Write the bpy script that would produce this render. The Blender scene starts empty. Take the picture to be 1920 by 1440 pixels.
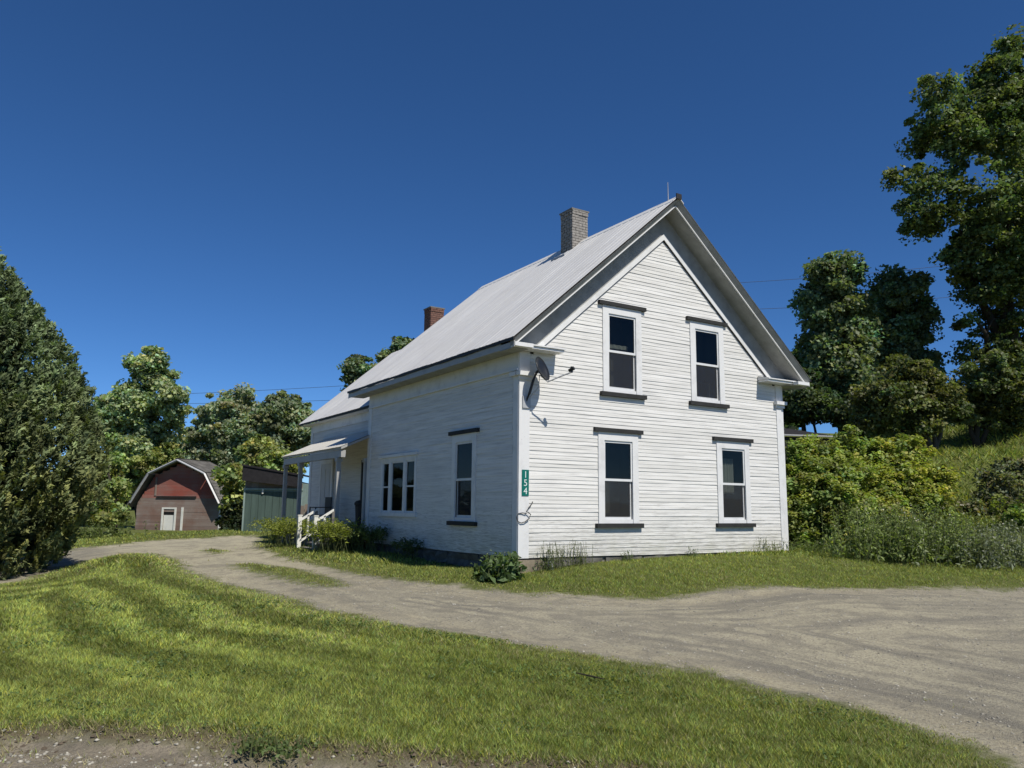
import bpy, math, random
import numpy as np
from mathutils import Vector, Matrix
R = math.radians
rng = np.random.default_rng(7)
random.seed(7)
scene = bpy.context.scene
COL = scene.collection

# =========================================================== camera
CAM = [1.47883, -7.49075, -11.75123, 0.85193, 0.55771, 0.15624, 0.01025]        # focal (px/1000 at 1920 wide), position, yaw, pitch, roll
cam_d = bpy.data.cameras.new('camera'); cam = bpy.data.objects.new('camera', cam_d); COL.objects.link(cam)
cam_d.sensor_width = 36; cam_d.lens = 36*CAM[0]*1000/1920; cam_d.clip_end = 3000; cam_d.clip_start = .05
_y, _p, _r = CAM[4:7]
_f = Vector((math.sin(_y)*math.cos(_p), math.cos(_y)*math.cos(_p), math.sin(_p)))
_ri = Vector((math.cos(_y), -math.sin(_y), 0)); _up = _ri.cross(_f)
_r2 = _ri*math.cos(_r)+_up*math.sin(_r); _u2 = -_ri*math.sin(_r)+_up*math.cos(_r)
m = Matrix((( _r2.x,_u2.x,-_f.x,CAM[1]),(_r2.y,_u2.y,-_f.y,CAM[2]),(_r2.z,_u2.z,-_f.z,CAM[3]),(0,0,0,1)))
cam.matrix_world = m
scene.camera = cam
CX, CY, CZ = CAM[1:4]
FWD = np.array([math.sin(_y), math.cos(_y)]); RGT = np.array([math.cos(_y), -math.sin(_y)])

# =========================================================== sky, sun, exposure
SUN_EL, SUN_AZ = 52.0, 172.5          # degrees; azimuth clockwise from +Y
world = bpy.data.worlds.new('World'); scene.world = world; world.use_nodes = True
wn = world.node_tree.nodes; wl = world.node_tree.links
bg = wn['Background']
sky = wn.new('ShaderNodeTexSky'); sky.sky_type = 'NISHITA'; sky.sun_disc = False
sky.sun_elevation = R(SUN_EL); sky.sun_rotation = R(SUN_AZ)
sky.altitude = 200; sky.air_density = 0.62; sky.dust_density = 0.0; sky.ozone_density = 10
hs = wn.new('ShaderNodeHueSaturation'); hs.inputs['Saturation'].default_value = 1.09
wl.new(sky.outputs[0], hs.inputs['Color']); wl.new(hs.outputs[0], bg.inputs[0]); bg.inputs[1].default_value = 0.088
sd = bpy.data.lights.new('sun', 'SUN'); sd.energy = 3.9; sd.angle = R(.53); sd.color = (1, .945, .85)
sun = bpy.data.objects.new('sun', sd); COL.objects.link(sun)
tosun = Vector((math.sin(R(SUN_AZ))*math.cos(R(SUN_EL)), math.cos(R(SUN_AZ))*math.cos(R(SUN_EL)), math.sin(R(SUN_EL))))
sun.rotation_euler = (-tosun).to_track_quat('-Z', 'Y').to_euler(); sun.location = (0, -20, 40)
vs = scene.view_settings
vs.view_transform = 'Standard'; vs.look = 'None'; vs.exposure = 0.35; vs.gamma = 1.0; vs.use_curve_mapping = False
scene.cycles.max_bounces = 6; scene.cycles.diffuse_bounces = 3; scene.cycles.transparent_max_bounces = 6

# =========================================================== helpers
def tag(o, label=None, cat=None, group=None, kind=None):
    if label: o['label'] = label
    if cat: o['category'] = cat
    if group: o['group'] = group
    if kind: o['kind'] = kind
    return o
def empty(name, loc=(0,0,0), rz=0, label=None, cat=None, group=None):
    o = bpy.data.objects.new(name, None); COL.objects.link(o); o.location = loc; o.rotation_euler = (0,0,rz)
    o.empty_display_size = .3
    return tag(o, label, cat, group)
def link(name, me, mat=None, parent=None, kind=None):
    o = bpy.data.objects.new(name, me); COL.objects.link(o)
    if mat and not me.materials: me.materials.append(mat)
    if parent: o.parent = parent
    if kind: o['kind'] = kind
    return o
class MB:
    def __init__(s): s.v = []; s.f = []
    def add(s, v, f):
        n = len(s.v); s.v += [tuple(map(float, q)) for q in v]; s.f += [tuple(i+n for i in g) for g in f]; return s
    def box(s, x0, x1, y0, y1, z0, z1):
        x0,x1 = min(x0,x1),max(x0,x1); y0,y1 = min(y0,y1),max(y0,y1); z0,z1 = min(z0,z1),max(z0,z1)
        return s.add([(x0,y0,z0),(x1,y0,z0),(x1,y1,z0),(x0,y1,z0),(x0,y0,z1),(x1,y0,z1),(x1,y1,z1),(x0,y1,z1)],
              [(0,3,2,1),(4,5,6,7),(0,1,5,4),(1,2,6,5),(2,3,7,6),(3,0,4,7)])
    def prism(s, poly, a, b, ax='y'):     # polygon in the plane across the axis, extruded from a to b
        n = len(poly)
        def P(u, w, t): return {'y': (u,t,w), 'x': (t,u,w), 'z': (u,w,t)}[ax]
        v = [P(u,w,a) for u,w in poly]+[P(u,w,b) for u,w in poly]
        f = [tuple(range(n))[::-1], tuple(range(n,2*n))]+[(i,(i+1)%n,n+(i+1)%n,n+i) for i in range(n)]
        return s.add(v, f)
    def tube(s, pts, rad, n=6, cap=True):
        pts = [Vector(q) for q in pts]
        if not hasattr(rad, '__len__'): rad = [rad]*len(pts)
        v = []; f = []
        for i, q in enumerate(pts):
            t = (pts[min(i+1,len(pts)-1)]-pts[max(i-1,0)]).normalized()
            a = t.cross(Vector((0,0,1)) if abs(t.z) < .9 else Vector((1,0,0))).normalized(); b = t.cross(a)
            for k in range(n):
                w = 2*math.pi*k/n; v.append(q+(a*math.cos(w)+b*math.sin(w))*rad[i])
        for i in range(len(pts)-1):
            for k in range(n):
                f.append((i*n+k, i*n+(k+1)%n, (i+1)*n+(k+1)%n, (i+1)*n+k))
        if cap:
            f.append(tuple(range(n))[::-1]); f.append(tuple((len(pts)-1)*n+k for k in range(n)))
        return s.add(v, f)
    def mesh(s, name, smooth=False):
        me = bpy.data.meshes.new(name); me.from_pydata(s.v, [], s.f); me.update()
        if smooth: me.polygons.foreach_set('use_smooth', [True]*len(me.polygons))
        return me
    def obj(s, name, mat, parent=None, kind=None, smooth=False):
        return link(name, s.mesh(name, smooth), mat, parent, kind)
def np_mesh(name, V, F, col=None, smooth=False):       # V (n,3), F (m,k) numpy, col (n,3)
    me = bpy.data.meshes.new(name); k = F.shape[1]
    me.vertices.add(len(V)); me.vertices.foreach_set('co', np.ascontiguousarray(V, np.float32).ravel())
    me.loops.add(F.size); me.loops.foreach_set('vertex_index', np.ascontiguousarray(F, np.int32).ravel())
    me.polygons.add(len(F)); me.polygons.foreach_set('loop_start', np.arange(0, F.size, k, dtype=np.int32))
    me.update(calc_edges=True)
    if col is not None:
        ca = me.color_attributes.new('col', 'FLOAT_COLOR', 'POINT')
        c4 = np.ones((len(V),4), np.float32); c4[:,:3] = col; ca.data.foreach_set('color', c4.ravel())
    if smooth: me.polygons.foreach_set('use_smooth', np.ones(len(F), bool))
    return me

# =========================================================== materials
class NT:
    def __init__(s, name):
        s.m = bpy.data.materials.new(name); s.m.use_nodes = True; s.n = s.m.node_tree.nodes; s.l = s.m.node_tree.links
        s.b = s.n['Principled BSDF']; s.out = s.n['Material Output']
    def new(s, t, **k):
        q = s.n.new(t)
        for a, b in k.items(): setattr(q, a, b)
        return q
    def sock(s, q, v):
        if isinstance(v, (int, float)): q.default_value = v
        elif isinstance(v, (tuple, list)): q.default_value = tuple(v)+((1,) if len(v) == 3 and q.type == 'RGBA' else ())
        else: s.l.new(v, q)
    def coord(s, which='Object', scale=(1,1,1), rot=(0,0,0), loc=(0,0,0)):
        tc = s.new('ShaderNodeTexCoord'); mp = s.new('ShaderNodeMapping')
        mp.inputs['Scale'].default_value = scale; mp.inputs['Rotation'].default_value = rot; mp.inputs['Location'].default_value = loc
        s.l.new(tc.outputs[which], mp.inputs[0]); return mp.outputs[0]
    def noise(s, vec, scale=5, detail=4, rough=.55, dist=0):
        q = s.new('ShaderNodeTexNoise'); q.inputs['Scale'].default_value = scale; q.inputs['Detail'].default_value = detail
        q.inputs['Roughness'].default_value = rough; q.inputs['Distortion'].default_value = dist
        if vec is not None: s.l.new(vec, q.inputs['Vector'])
        return q.outputs['Fac']
    def ramp(s, fac, stops):
        q = s.new('ShaderNodeValToRGB'); e = q.color_ramp.elements
        while len(e) < len(stops): e.new(.5)
        for el, (p, c) in zip(e, stops):
            el.position = p; el.color = tuple(c)+(1,) if hasattr(c, '__len__') else (c,c,c,1)
        s.l.new(fac, q.inputs[0]); return q.outputs[0]
    def mix(s, fac, a, b, mode='MIX'):
        q = s.new('ShaderNodeMix', data_type='RGBA', blend_type=mode)
        s.sock(q.inputs[0], fac); s.sock(q.inputs[6], a); s.sock(q.inputs[7], b); return q.outputs[2]
    def math(s, op, a, b=0, clamp=False):
        q = s.new('ShaderNodeMath', operation=op); q.use_clamp = clamp; s.sock(q.inputs[0], a); s.sock(q.inputs[1], b); return q.outputs[0]
    def maprange(s, v, a, b, c=0, d=1):
        q = s.new('ShaderNodeMapRange'); s.sock(q.inputs[0], v)
        for i, x in enumerate((a,b,c,d)): q.inputs[i+1].default_value = x
        return q.outputs[0]
    def attr(s, name):
        q = s.new('ShaderNodeAttribute', attribute_name=name); return q
    def bump(s, h, strength=.3, dist=.01):
        q = s.new('ShaderNodeBump'); q.inputs['Strength'].default_value = strength; q.inputs['Distance'].default_value = dist
        s.l.new(h, q.inputs['Height']); s.l.new(q.outputs[0], s.b.inputs['Normal'])
    def fin(s, col=None, rough=.6, spec=.3, metal=0):
        if col is not None: s.sock(s.b.inputs['Base Color'], col)
        s.sock(s.b.inputs['Roughness'], rough); s.b.inputs['Specular IOR Level'].default_value = spec; s.b.inputs['Metallic'].default_value = metal
        return s.m
def plain(name, col, var=.2, scale=6, rough=.65, spec=.3, bump=.15, stretch=(1,1,1)):
    t = NT(name); v = t.coord('Object', stretch)
    n = t.noise(v, scale, 5, .6); n2 = t.noise(v, scale*9, 3)
    dk = tuple(c*(1-var) for c in col); lt = tuple(min(1,c*(1+var*.6)) for c in col)
    c = t.mix(t.maprange(n, .3, .7), dk, lt); c = t.mix(t.math('MULTIPLY', n2, .35), c, tuple(x*.6 for x in col))
    t.bump(n2, bump, .006)
    return t.fin(c, rough, spec)

def clapboard_mat(name, along):           # weathered white paint on boards; grain runs along the board
    t = NT(name)
    st = {'x': (.35,1,9), 'y': (1,.35,9)}[along]
    v = t.coord('Object', st); v1 = t.coord('Object')
    geo = t.new('ShaderNodeNewGeometry'); sep = t.new('ShaderNodeSeparateXYZ'); t.l.new(geo.outputs['Position'], sep.inputs[0])
    oi = t.new('ShaderNodeObjectInfo')
    base = t.mix(oi.outputs['Random'], (.65,.64,.605), (.735,.725,.695))
    streak = t.noise(v, 3.2, 6, .65)
    base = t.mix(t.maprange(streak, .46, .70), base, (.50,.49,.465))
    big = t.noise(v1, .9, 4)
    base = t.mix(t.maprange(big, .52, .8, 0, .5), base, (.52,.52,.50))
    peel = t.noise(v, 9, 6, .7)
    low = t.maprange(sep.outputs['Z'], 0, 1.3, .15, 0)
    pm = t.maprange(t.math('ADD', peel, low), .635, .69)
    base = t.mix(t.math('MULTIPLY', pm, .75), base, (.30,.285,.26))
    mud = t.math('MULTIPLY', t.maprange(sep.outputs['Z'], .02, .55, 1, 0), t.maprange(t.noise(v1, 4, 4), .35, .65))
    base = t.mix(t.math('MULTIPLY', mud, .4), base, (.42,.42,.33))
    t.bump(t.noise(v, 14, 5), .25, .004)
    return t.fin(base, .55, .3)
def trim_mat(name, col=(.69,.69,.68)):
    t = NT(name); v1 = t.coord('Object')
    n = t.noise(v1, 3, 6, .65)
    c = t.mix(t.maprange(n, .5, .75), col, tuple(x*.78 for x in col))
    pk = t.noise(v1, 22, 5, .7); c = t.mix(t.math('MULTIPLY', t.maprange(pk, .66, .72), .6), c, (.34,.32,.29))
    t.bump(pk, .15, .004)
    return t.fin(c, .5, .35)
def roof_mat(name, base=(.67,.655,.62)):
    t = NT(name); geo = t.new('ShaderNodeNewGeometry'); mp = t.new('ShaderNodeMapping'); t.l.new(geo.outputs['Position'], mp.inputs[0])
    mp2 = t.new('ShaderNodeMapping'); t.l.new(geo.outputs['Position'], mp2.inputs[0]); mp2.inputs['Scale'].default_value = (.25,2.6,.25)
    oi = t.new('ShaderNodeObjectInfo')
    c = t.mix(oi.outputs['Random'], tuple(x*.94 for x in base), tuple(x*1.07 for x in base))
    blot = t.noise(mp.outputs[0], 1.6, 6, .65); c = t.mix(t.maprange(blot, .45, .72, 0, .8), c, tuple(x*.84 for x in base))
    st = t.noise(mp2.outputs[0], 2.2, 6, .7); c = t.mix(t.maprange(st, .5, .72, 0, .85), c, (.52,.50,.485))
    fl = t.noise(mp.outputs[0], 28, 3, .7); c = t.mix(t.maprange(fl, .58, .7, 0, .5), c, (.47,.45,.425))
    t.bump(t.noise(mp.outputs[0], 5, 3), .2, .02)
    return t.fin(c, t.maprange(blot, .3, .7, .42, .62), .4)
def glass_mat(name):
    t = NT(name); tr = t.new('ShaderNodeBsdfTransparent'); tr.inputs[0].default_value = (.58,.60,.58,1)
    gl = t.new('ShaderNodeBsdfGlossy'); gl.inputs['Roughness'].default_value = .015; gl.inputs[0].default_value = (1,.97,.92,1)
    v = t.coord('Object'); bp = t.new('ShaderNodeBump'); bp.inputs['Strength'].default_value = .05; bp.inputs['Distance'].default_value = .02
    t.l.new(t.noise(v, 2.2, 2), bp.inputs['Height']); t.l.new(bp.outputs[0], gl.inputs['Normal'])
    fr = t.new('ShaderNodeLayerWeight'); fr.inputs['Blend'].default_value = .12
    mx = t.new('ShaderNodeMixShader'); t.l.new(t.maprange(t.math('POWER', fr.outputs['Facing'], 3.0), 0, 1, .022, .5), mx.inputs[0]); t.l.new(tr.outputs[0], mx.inputs[1]); t.l.new(gl.outputs[0], mx.inputs[2])
    t.l.new(mx.outputs[0], t.out.inputs[0]); t.n.remove(t.b); return t.m
def screen_mat(name):
    t = NT(name); t.fin((.10,.105,.115), .8, .1); tr = t.new('ShaderNodeBsdfTransparent'); mx = t.new('ShaderNodeMixShader'); mx.inputs[0].default_value = .13
    t.l.new(tr.outputs[0], mx.inputs[1]); t.l.new(t.b.outputs[0], mx.inputs[2]); t.l.new(mx.outputs[0], t.out.inputs[0]); return t.m
def leaf_mat(name, trans=.35, rough=.5, spec=.25, tint=(1,1,1)):
    t = NT(name); a = t.attr('col'); c = t.mix(1.0, a.outputs['Color'], tint, 'MULTIPLY')
    t.fin(c, rough, spec)
    tl = t.new('ShaderNodeBsdfTranslucent'); t.l.new(t.mix(1.0, c, (1.1,1.25,.5), 'MULTIPLY'), tl.inputs[0])
    mx = t.new('ShaderNodeMixShader'); mx.inputs[0].default_value = trans
    t.l.new(t.b.outputs[0], mx.inputs[1]); t.l.new(tl.outputs[0], mx.inputs[2]); t.l.new(mx.outputs[0], t.out.inputs[0]); return t.m
def bark_mat(name, col=(.10,.085,.07)):
    t = NT(name); v = t.coord('Object', (6,6,1)); n = t.noise(v, 4, 6, .7)
    t.bump(n, .8, .03); return t.fin(t.mix(n, tuple(x*.5 for x in col), tuple(x*1.5 for x in col)), .9, .1)
def plank_mat(name, col, along='z', grey=(.27,.25,.235), wear=.5):
    t = NT(name); v = t.coord('Object', {'z': (7,7,.5), 'x': (.5,7,7)}[along]); oi = t.new('ShaderNodeObjectInfo')
    n = t.noise(v, 3, 6, .7); v1 = t.coord('Object'); b = t.noise(v1, .8, 4)
    c = t.mix(t.maprange(n, .35, .7), col, tuple(x*.6 for x in col))
    c = t.mix(t.math('MULTIPLY', t.maprange(t.math('ADD', b, t.math('MULTIPLY', n, .5)), .62, .85), wear*1.6, True), c, grey)
    c = t.mix(t.math('MULTIPLY', oi.outputs['Random'], .6), c, tuple(x*.55 for x in col))
    t.bump(n, .5, .01); return t.fin(c, .85, .15)
def ground_mat(name):
    t = NT(name); v = t.coord('Object')
    dv = t.attr('drv').outputs['Fac']; rd = t.attr('road').outputs['Fac']; st = t.attr('stripe').outputs['Fac']
    n1 = t.noise(v, .9, 5, .6); n2 = t.noise(v, 5, 5, .65); n3 = t.noise(v, 38, 4, .7); nf = t.noise(v, 140, 2, .7)
    # turf and soil under the blades
    g = t.mix(t.maprange(n1, .35, .65), (.10,.12,.03), (.14,.16,.042)); g = t.mix(t.maprange(n2, .4, .7), g, (.14,.14,.055))
    g = t.mix(t.maprange(n3, .35, .7, 0, .6), g, (.055,.07,.02)); 
    g = t.mix(t.maprange(st, -1, 1, .0, .35), g, (.16,.19,.05))
    # packed dirt and gravel of the drive
    mp = t.coord('Object', (.22,2.4,1), (0,0,R(24))); mp2 = t.coord('Object', (.1,1.1,1), (0,0,R(16)))
    sx_ = t.new('ShaderNodeSeparateXYZ'); t.l.new(v, sx_.inputs[0])
    cv = t.new('ShaderNodeCombineXYZ'); t.sock(cv.inputs[0], t.math('MULTIPLY', t.math('SUBTRACT', sx_.outputs['X'], sx_.outputs['Y']), .16)); t.sock(cv.inputs[1], t.math('MULTIPLY', t.math('ADD', t.attr('drv0').outputs['Fac'], t.math('MULTIPLY', n2, .25)), 2.3))
    s1 = t.noise(cv.outputs[0], 1.5, 5, .6, .25); s2 = t.noise(cv.outputs[0], .7, 3, .55, .2)
    d = t.mix(t.maprange(s1, .42, .60), (.43,.39,.275), (.19,.178,.145)); d = t.mix(t.maprange(s2, .45, .65, 0, .7), d, (.46,.415,.295))
    bm = t.math('MULTIPLY', t.math('MULTIPLY', t.maprange(dv, .0, .30), t.maprange(dv, .8, .40)), t.maprange(n2, .35, .6)); d = t.mix(t.math('MULTIPLY', bm, .7), d, (.43,.375,.25))
    gr = t.maprange(t.attr('grav').outputs['Fac'], 0, 1, 0, .75); d = t.mix(t.math('MULTIPLY', gr, t.maprange(n2, .3, .6)), d, (.20,.193,.17))
    d = t.mix(t.math('MULTIPLY', t.maprange(sx_.outputs['Y'], .5, 6.5, 0, .65), t.maprange(t.attr('grav').outputs['Fac'], 0, .5, 1, 0)), d, (.52,.475,.33))
    n5 = t.noise(v, 2.1, 6, .72, .5); d = t.mix(t.maprange(n5, .47, .62, 0, .75), d, (.215,.198,.155))
    d = t.mix(t.maprange(n3, .46, .66, 0, .8), d, (.145,.132,.105)); d = t.mix(t.maprange(nf, .52, .66, 0, .75), d, (.46,.42,.335))
    edge = t.math('ADD', dv, t.math('MULTIPLY', t.math('SUBTRACT', t.noise(v, 2.6, 5, .7), .5), 1.3))
    me = t.maprange(edge, -.16, .16)
    rdn = t.math('ADD', rd, t.math('MULTIPLY', t.math('SUBTRACT', t.noise(v, 4.5, 5, .7), .5), .5))
    mr = t.maprange(rdn, -.06, .10)
    soil = t.mix(t.maprange(n3, .35, .65), (.10,.078,.052), (.19,.155,.105))
    ms = t.math('MULTIPLY', t.maprange(rdn, -.30, -.05), t.math('SUBTRACT', 1, mr, True))
    c = t.mix(me, g, d); c = t.mix(t.math('MULTIPLY', ms, t.math('SUBTRACT', 1, me, True)), c, soil)
    road = t.mix(t.maprange(n2, .35, .65), (.33,.28,.205), (.20,.175,.13)); road = t.mix(t.maprange(n3, .45, .72, 0, .8), road, (.13,.115,.09)); road = t.mix(t.maprange(nf, .52, .7, 0, .6), road, (.30,.27,.215))
    c = t.mix(mr, c, road)
    t.bump(t.math('ADD', t.math('MULTIPLY', n3, .7), t.math('MULTIPLY', nf, .4)), .9, .035)
    return t.fin(c, .92, .12)

M = dict(
 clap_x=clapboard_mat('clapboard paint front', 'x'), clap_y=clapboard_mat('clapboard paint side', 'y'), trim=trim_mat('white trim'),
 roof=roof_mat('pale metal roofing'), porchroof=roof_mat('porch metal roofing', (.60,.575,.50)), glass=glass_mat('window glass'),
 dark=plain('dark grey trim', (.030,.030,.029), .3, 9, .75), sash=trim_mat('sash paint', (.66,.67,.67)), edge=plain('dark roof edge', (.03,.028,.026), .3, 8, .6),
 inner=plain('dim room', (.20,.185,.165), .2, 3, .9), shingle=plain('patchy shingles', (.17,.16,.145), .55, 2.2, .9, .1, .5), curtain=plain('curtain cloth', (.72,.72,.68), .15, 5, .9, stretch=(14,14,.4)),
 stone=plain('foundation stone', (.27,.23,.17), .45, 5, .9, .15, .8), stone2=plain('grey foundation stone', (.14,.135,.12), .5, 5, .9, .15, .8), brick=plain('brick', (.30,.28,.255), .35, 14, .9, .15, .4), brick2=plain('red brick', (.20,.11,.085), .35, 14, .9, .15, .4), mortar=plain('mortar', (.20,.19,.17), .2, 12, .95),
 dish=plain('dish enamel', (.020,.023,.028), .15, 4, .35, .4, .02), metal=plain('galvanised metal', (.42,.43,.44), .2, 8, .4, .5, .05), cable=plain('black cable', (.05,.05,.05), .2, 5, .6),
 sign=plain('green reflective sign', (.0,.145,.115), .1, 6, .4, .4, .02), white=plain('white lettering', (.72,.78,.75), .06, 6, .5), rail=trim_mat('railing paint', (.72,.71,.65)),
 soffit=plain('soffit paint with shade', (.34,.345,.335), .25, 4, .8, .15), screen=screen_mat('insect screen'),  # soffit: trim paint greyed, shade under rake and eaves put into its colour
 deck=plank_mat('porch boards', (.20,.19,.175), 'x'), door=plain('door paint', (.55,.56,.57), .1, 3, .5), barnred=plank_mat('faded red planks', (.40,.115,.085), 'x', (.30,.20,.17), .5), barnlow=plank_mat('worn brown planks', (.26,.165,.130), 'x', (.27,.225,.195), .7),
 barnroof=roof_mat('old shingle roof', (.15,.145,.135)), black=plain('tar roofing', (.022,.020,.022), .4, 7, .8), green=plain('faded green paint', (.080,.118,.100), .22, 2.5, .6, .3, .1, (3,3,.5)), greytrim=plain('pale green trim', (.28,.36,.33), .2, 6, .6),
 wood=plank_mat('bare wood', (.30,.225,.16), 'z'), bark=bark_mat('bark', (.045,.038,.03)), bark2=bark_mat('grey bark', (.085,.075,.062)), wire=plain('wire', (.05,.055,.065), .1, 3, .6),
 leaf=leaf_mat('broad leaf', .40, .5, .3, (2.3,2.15,2.6)), needle=leaf_mat('cedar frond', .22, .7, .15, (3.5,3.3,3.5)), grass=leaf_mat('grass blade', .35, .6, .2), ground=ground_mat('lawn and drive'),
 stonep=leaf_mat('pebble', 0, .9, .1),
)

M['porchgrey'] = trim_mat('grey porch paint', (.36,.36,.35))
# =========================================================== ground
# ---- terrain heights (metres, world frame: X along the gable wall, Y into the plot, Z up, 0 = siding bottom)
GP = np.array([
 (-7.5,-11.8,-.80),(-12,-9,-.82),(-2,-13,-.80),(4,-12.5,-.72),(-20,-8,-.85),(12,-14,-.7),(-5,-16,-.85),(10,-20,-.8),(-15,-16,-.9),
 (-7,-6,-.64),(-4,-8,-.66),(-9,-4,-.66),(-1,-8.5,-.62),(-3,-4,-.52),(-7,-1,-.58),(-5,2,-.48),(2,-8,-.58),
 (-1.5,-2,-.40),(.5,-1.0,-.30),(.2,-.25,-.27),(1.3,-.2,-.13),(2.0,-.2,-.07),(2.9,-.2,-.04),(4,-.2,-.02),(5.5,-.2,-.01),(6.6,-.2,0.0),(3.5,.6,-.05),(5.5,.6,-.03),(1.8,.6,-.1),(0,-3,-.42),(3.5,-1,-.18),(3.5,-3.2,-.33),(7,-1,-.05),(7,-3.5,-.2),(10,-2.5,-.06),(11,-5,-.2),(8,-7,-.4),(13,-4,-.08),(16,-7,-.2),(6,-6,-.42),
 (-.6,0,-.31),(-.6,2.3,-.31),(-.6,5,-.2),(-1.3,7.8,-.19),(-3,5,-.3),(-4,10,-.27),(-8,5,-.55),(-7,9,-.48),(-10,2,-.62),(-14,6,-.6),(-2,14,-.25),
 (3,3,-.1),(4,10,0),(1,20,-.15),(-1,30,-.4),(-4,26,-.38),(-10,30,-.5),(-10,18,-.5),(4,40,-.6),(-20,40,-.6),(-25,15,-.6),(10,50,-.4),(-10,70,-.8),(25,70,1),
 (9,3,.2),(11,-.5,.12),(13,1,.45),(16,-1,.5),(18,2,1.3),(22,-2,1.2),(14,8,1.1),(24.5,6,3.2),(31,7.5,4.7),(28,-2,2.2),(40,12,6.2),(50,5,6.5),(20,14,2.4),(30,20,4.8),(45,30,6.8),(14,20,1.4),(60,40,8),(28,35,3.5),(70,-10,6),(35,-14,1.5),(60,-40,2),
],float)
GP = GP + np.array([0,0,0.])
def tz(x, y):
    x = np.atleast_1d(np.asarray(x,float)); y = np.atleast_1d(np.asarray(y,float))
    out = np.empty(x.shape)
    for i in range(0, x.size, 20000):
        xx = x.flat[i:i+20000]; yy = y.flat[i:i+20000]
        d2 = (xx[:,None]-GP[None,:,0])**2 + (yy[:,None]-GP[None,:,1])**2
        w = 1.0/(d2+1.2)**2
        out.flat[i:i+20000] = (w*GP[None,:,2]).sum(1)/w.sum(1)
    return out

def hsh(x, y):          # smooth pseudo noise, -1..1
    return (np.sin(x*1.7+1.3*np.sin(y*.9))*np.cos(y*1.3+1.1*np.sin(x*.7))+.5*np.sin(x*4.1+y*2.3+np.sin(y*3.3))+.35*np.sin(x*9.7-y*7.1+2*np.sin(x*2.2)))/1.85
DRIVE = np.array([(-8.002,4.708),(-7.393,5.230),(-6.773,6.726),(-6.398,7.776),(-5.889,9.342),(-5.196,9.640),(-4.517,9.018),(-4.385,7.233),(-4.607,4.463),(-4.259,2.400),(-4.127,0.560),(-4.066,-1.718),(-3.531,-2.987),(-3.216,-3.720),(-2.972,-4.559),(-2.791,-5.251),(-2.440,-6.014),(-2.193,-6.439),(-2.114,-6.826),(-2.063,-7.202),(-1.934,-7.606),(-1.928,-8.051),(-2.045,-8.515),(-2.247,-8.884),(-2.394,-9.113),(-2.3,-10.5),(-1.2,-13),(-.5,-20),(14,-20),(14,-9),(7.418,-5.714),
 (6.576,-4.999),(4.942,-4.529),(3.643,-4.025),(2.737,-3.262),(1.624,-3.203),(0.655,-3.092),(-0.302,-2.461),(-1.160,-1.661),(-1.357,-0.894),(-1.859,-0.248),(-2.235,1.020),(-2.246,2.965),(-2.245,5.507),(-2.349,7.035),(-1.598,11.296),(-0.180,16.057),(-0.220,17.347),(-1.566,16.957),(-3.050,16.149),(-4.688,13.935),(-5.842,12.839),(-6.975,11.035),(-8.374,9.174)])
ISLE = np.array([(-3.643,4.895),(-3.208,4.832),(-2.900,3.665),(-2.746,2.239),(-2.999,0.221),(-3.247,0.483),(-3.259,1.808),(-3.520,3.211),(-3.723,3.975)])
ISLE2 = np.array([(-3.302,9.696),(-2.940,10.075),(-2.975,8.465),(-3.368,7.877)])
ROAD = np.array([(-40,-5.2),(-14,-5.0),(-7.782,-5.088),(-7.425,-5.305),(-7.166,-5.293),(-6.821,-5.611),(-6.234,-6.071),(-6.003,-6.506),(-5.535,-6.887),(-5.215,-7.166),(-4.975,-7.400),(-4.486,-7.808),(-4.012,-8.199),(-3.614,-8.624),(-2.6,-10.6),(-1,-13),(0,-30),(-40,-30)])
def sdist(poly, x, y):           # signed distance, positive inside
    n = len(poly); best = np.full(x.shape, 1e9); ins = np.zeros(x.shape, bool)
    for i in range(n):
        ax, ay = poly[i]; bx, by = poly[(i+1)%n]; dx, dy = bx-ax, by-ay
        t = np.clip(((x-ax)*dx+(y-ay)*dy)/(dx*dx+dy*dy+1e-9), 0, 1)
        best = np.minimum(best, (x-ax-t*dx)**2+(y-ay-t*dy)**2)
        c = (ay > y) != (by > y); ins ^= c & (x < (bx-ax)*(y-ay)/(by-ay+1e-12)+ax)
    return np.where(ins, 1, -1)*np.sqrt(best)
def masks(x, y):
    d = sdist(DRIVE, x, y); i = np.maximum(sdist(ISLE, x, y), sdist(ISLE2, x, y)); r = sdist(ROAD, x, y)
    return np.minimum(d, -i), r, d
def surf(x, y, d=None, r=None):    # final ground height with small relief
    z = tz(x, y)
    if d is None: d, r, _ = masks(x, y)
    near = np.exp(-((x-CX)**2+(y-CY)**2)/30**2)
    z = z+.018*hsh(x*1.3, y*1.3)*near
    z = z-.035*np.clip((d+.15)/.5, 0, 1)+.012*hsh(x*.6+y*2.2, y*3.1-x*.9)*np.clip(d/.5, 0, 1)*near
    z = z-.10*np.clip((r+.12+.08*hsh(x*3, y*3))/.22, 0, 1)
    return z
def axis(lo, hi, step, far):
    a = np.arange(lo, hi+1e-6, step); g = step*1.25; out_hi = []; out_lo = []; h = hi; l = lo
    while h < far: h += g; out_hi.append(h); l -= g; out_lo.append(l); g *= 1.16
    return np.concatenate([np.array(out_lo[::-1]), a, np.array(out_hi)])
gx = axis(-14, 16, .13, 900); gy = axis(-12, 20, .13, 900)
GXX, GYY = np.meshgrid(gx, gy); fx, fy = GXX.ravel(), GYY.ravel()
D_, R_, D0_ = masks(fx, fy)
Zg = surf(fx, fy, D_, R_)
nx, ny = len(gx), len(gy); idx = np.arange(nx*ny).reshape(ny, nx)
quads = np.stack([idx[:-1,:-1], idx[:-1,1:], idx[1:,1:], idx[1:,:-1]], -1).reshape(-1, 4)
dq = D_[quads].mean(1); rq = R_[quads].mean(1)
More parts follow.
